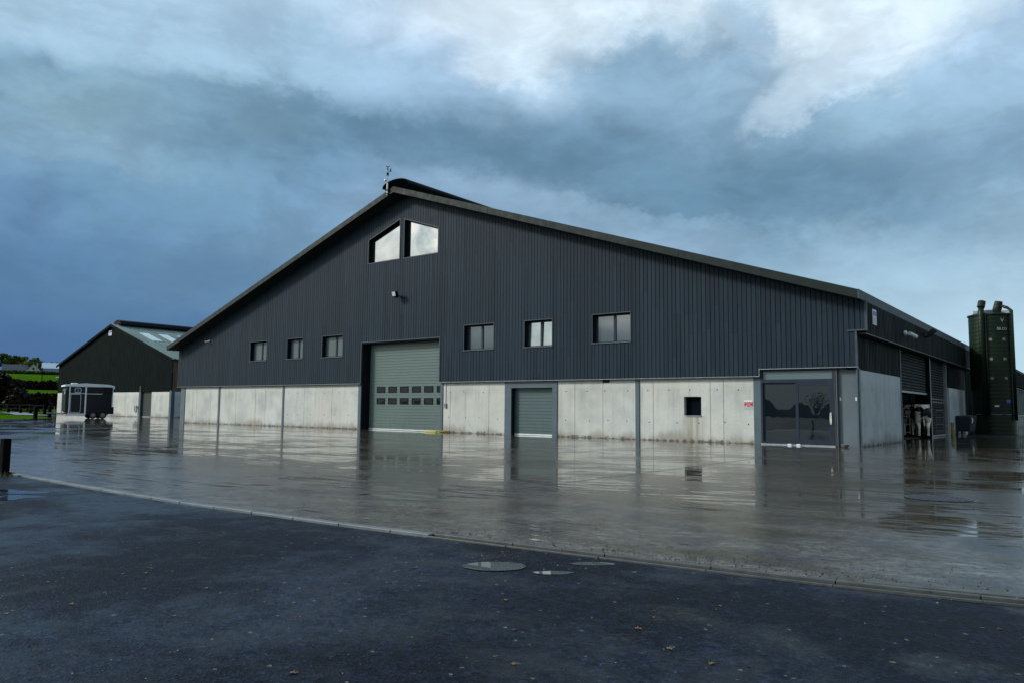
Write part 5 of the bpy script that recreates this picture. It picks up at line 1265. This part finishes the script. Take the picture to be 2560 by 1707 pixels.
for i, (u, v_, k_) in enumerate(LV):
    p_ = unproj(u, v_); s_ = .018*R.uniform(.8, 1.35)
    if k_ >= len(protos) or True:
        if len([q for q in protos if q[0] == k_]) == 0:
            o = leafmb(.020).build('fallen_leaf', lm[k_], None, off=(0, 0, 0), fixn=False); protos.append((k_, o))
        else:
            o = [q for q in protos if q[0] == k_][0][1].copy(); C.objects.link(o)
    on_yard = p_.y > -18.6 and v_ < 1460 and (u > 1400 or v_ < 1380) and p_.y > -18.55
    o.location = (p_.x, p_.y, .003 if p_.y > -18.5 else -.011); o.rotation_euler = (R.uniform(-.15, .15), R.uniform(-.15, .15), R.uniform(0, 6.28)); s_ = R.uniform(.5, 1.0); o.scale = (s_, s_, s_)
    tag(o, ('tan fallen leaf lying flat on the wet ground near the kerb', 'dark brown fallen leaf lying flat on the wet ground near the kerb', 'yellowish fallen leaf lying flat on the wet ground near the kerb')[k_], 'leaf', ('tan fallen leaves', 'brown fallen leaves', 'yellow fallen leaves')[k_])
gr = MB(); rr = random.Random(5)
def stone(x, y_, z_, s):
    vs = [(x+s*rr.uniform(.6, 1.2)*a_, y_+s*rr.uniform(.6, 1.2)*b_, z_+s*.7*c_) for a_, b_, c_ in ((1, 0, 0), (-1, 0, 0), (0, 1, 0), (0, -1, 0), (0, 0, 1), (0, 0, -.4))]
    gr.add(vs, [(0, 2, 4), (2, 1, 4), (1, 3, 4), (3, 0, 4), (2, 0, 5), (1, 2, 5), (3, 1, 5), (0, 3, 5)], 1 if rr.random() < .035 else 0)
for _ in range(900):
    s_ = rr.uniform(8.0, TL-.5); p_, d_ = along(KP, s_); n_ = Vector((-d_.y, d_.x)); o_ = rr.gauss(.16, .16); q = p_+n_*o_; stone(q.x, q.y, -.010 if o_ < .1 else .002, rr.uniform(.003, .009))
for _ in range(420):
    q = Vector((rr.gauss(45.1, .45), rr.gauss(-18.88, .10))); stone(q.x, q.y, -.010, rr.uniform(.003, .008))
for _ in range(1500):
    q = Vector((rr.uniform(40, 48.5), -18.35+abs(rr.gauss(0, .8)))); stone(q.x, q.y, .002, rr.uniform(.002, .0055))
for _ in range(1600):
    q = unproj(rr.uniform(-40, 2600)*rr.uniform(.3, 1), rr.uniform(1300, 1700)); q.y = min(q.y, -19.05); stone(q.x, q.y, -.011, rr.uniform(.002, .006))
tag(gr.build('loose_grit', [simple('dark_grit', (.022, .024, .030), .5), simple('pale_grit', (.2, .2, .18), .6)], fixn=False), 'loose grit scattered over the asphalt and along the kerb', 'grit', kind='stuff')
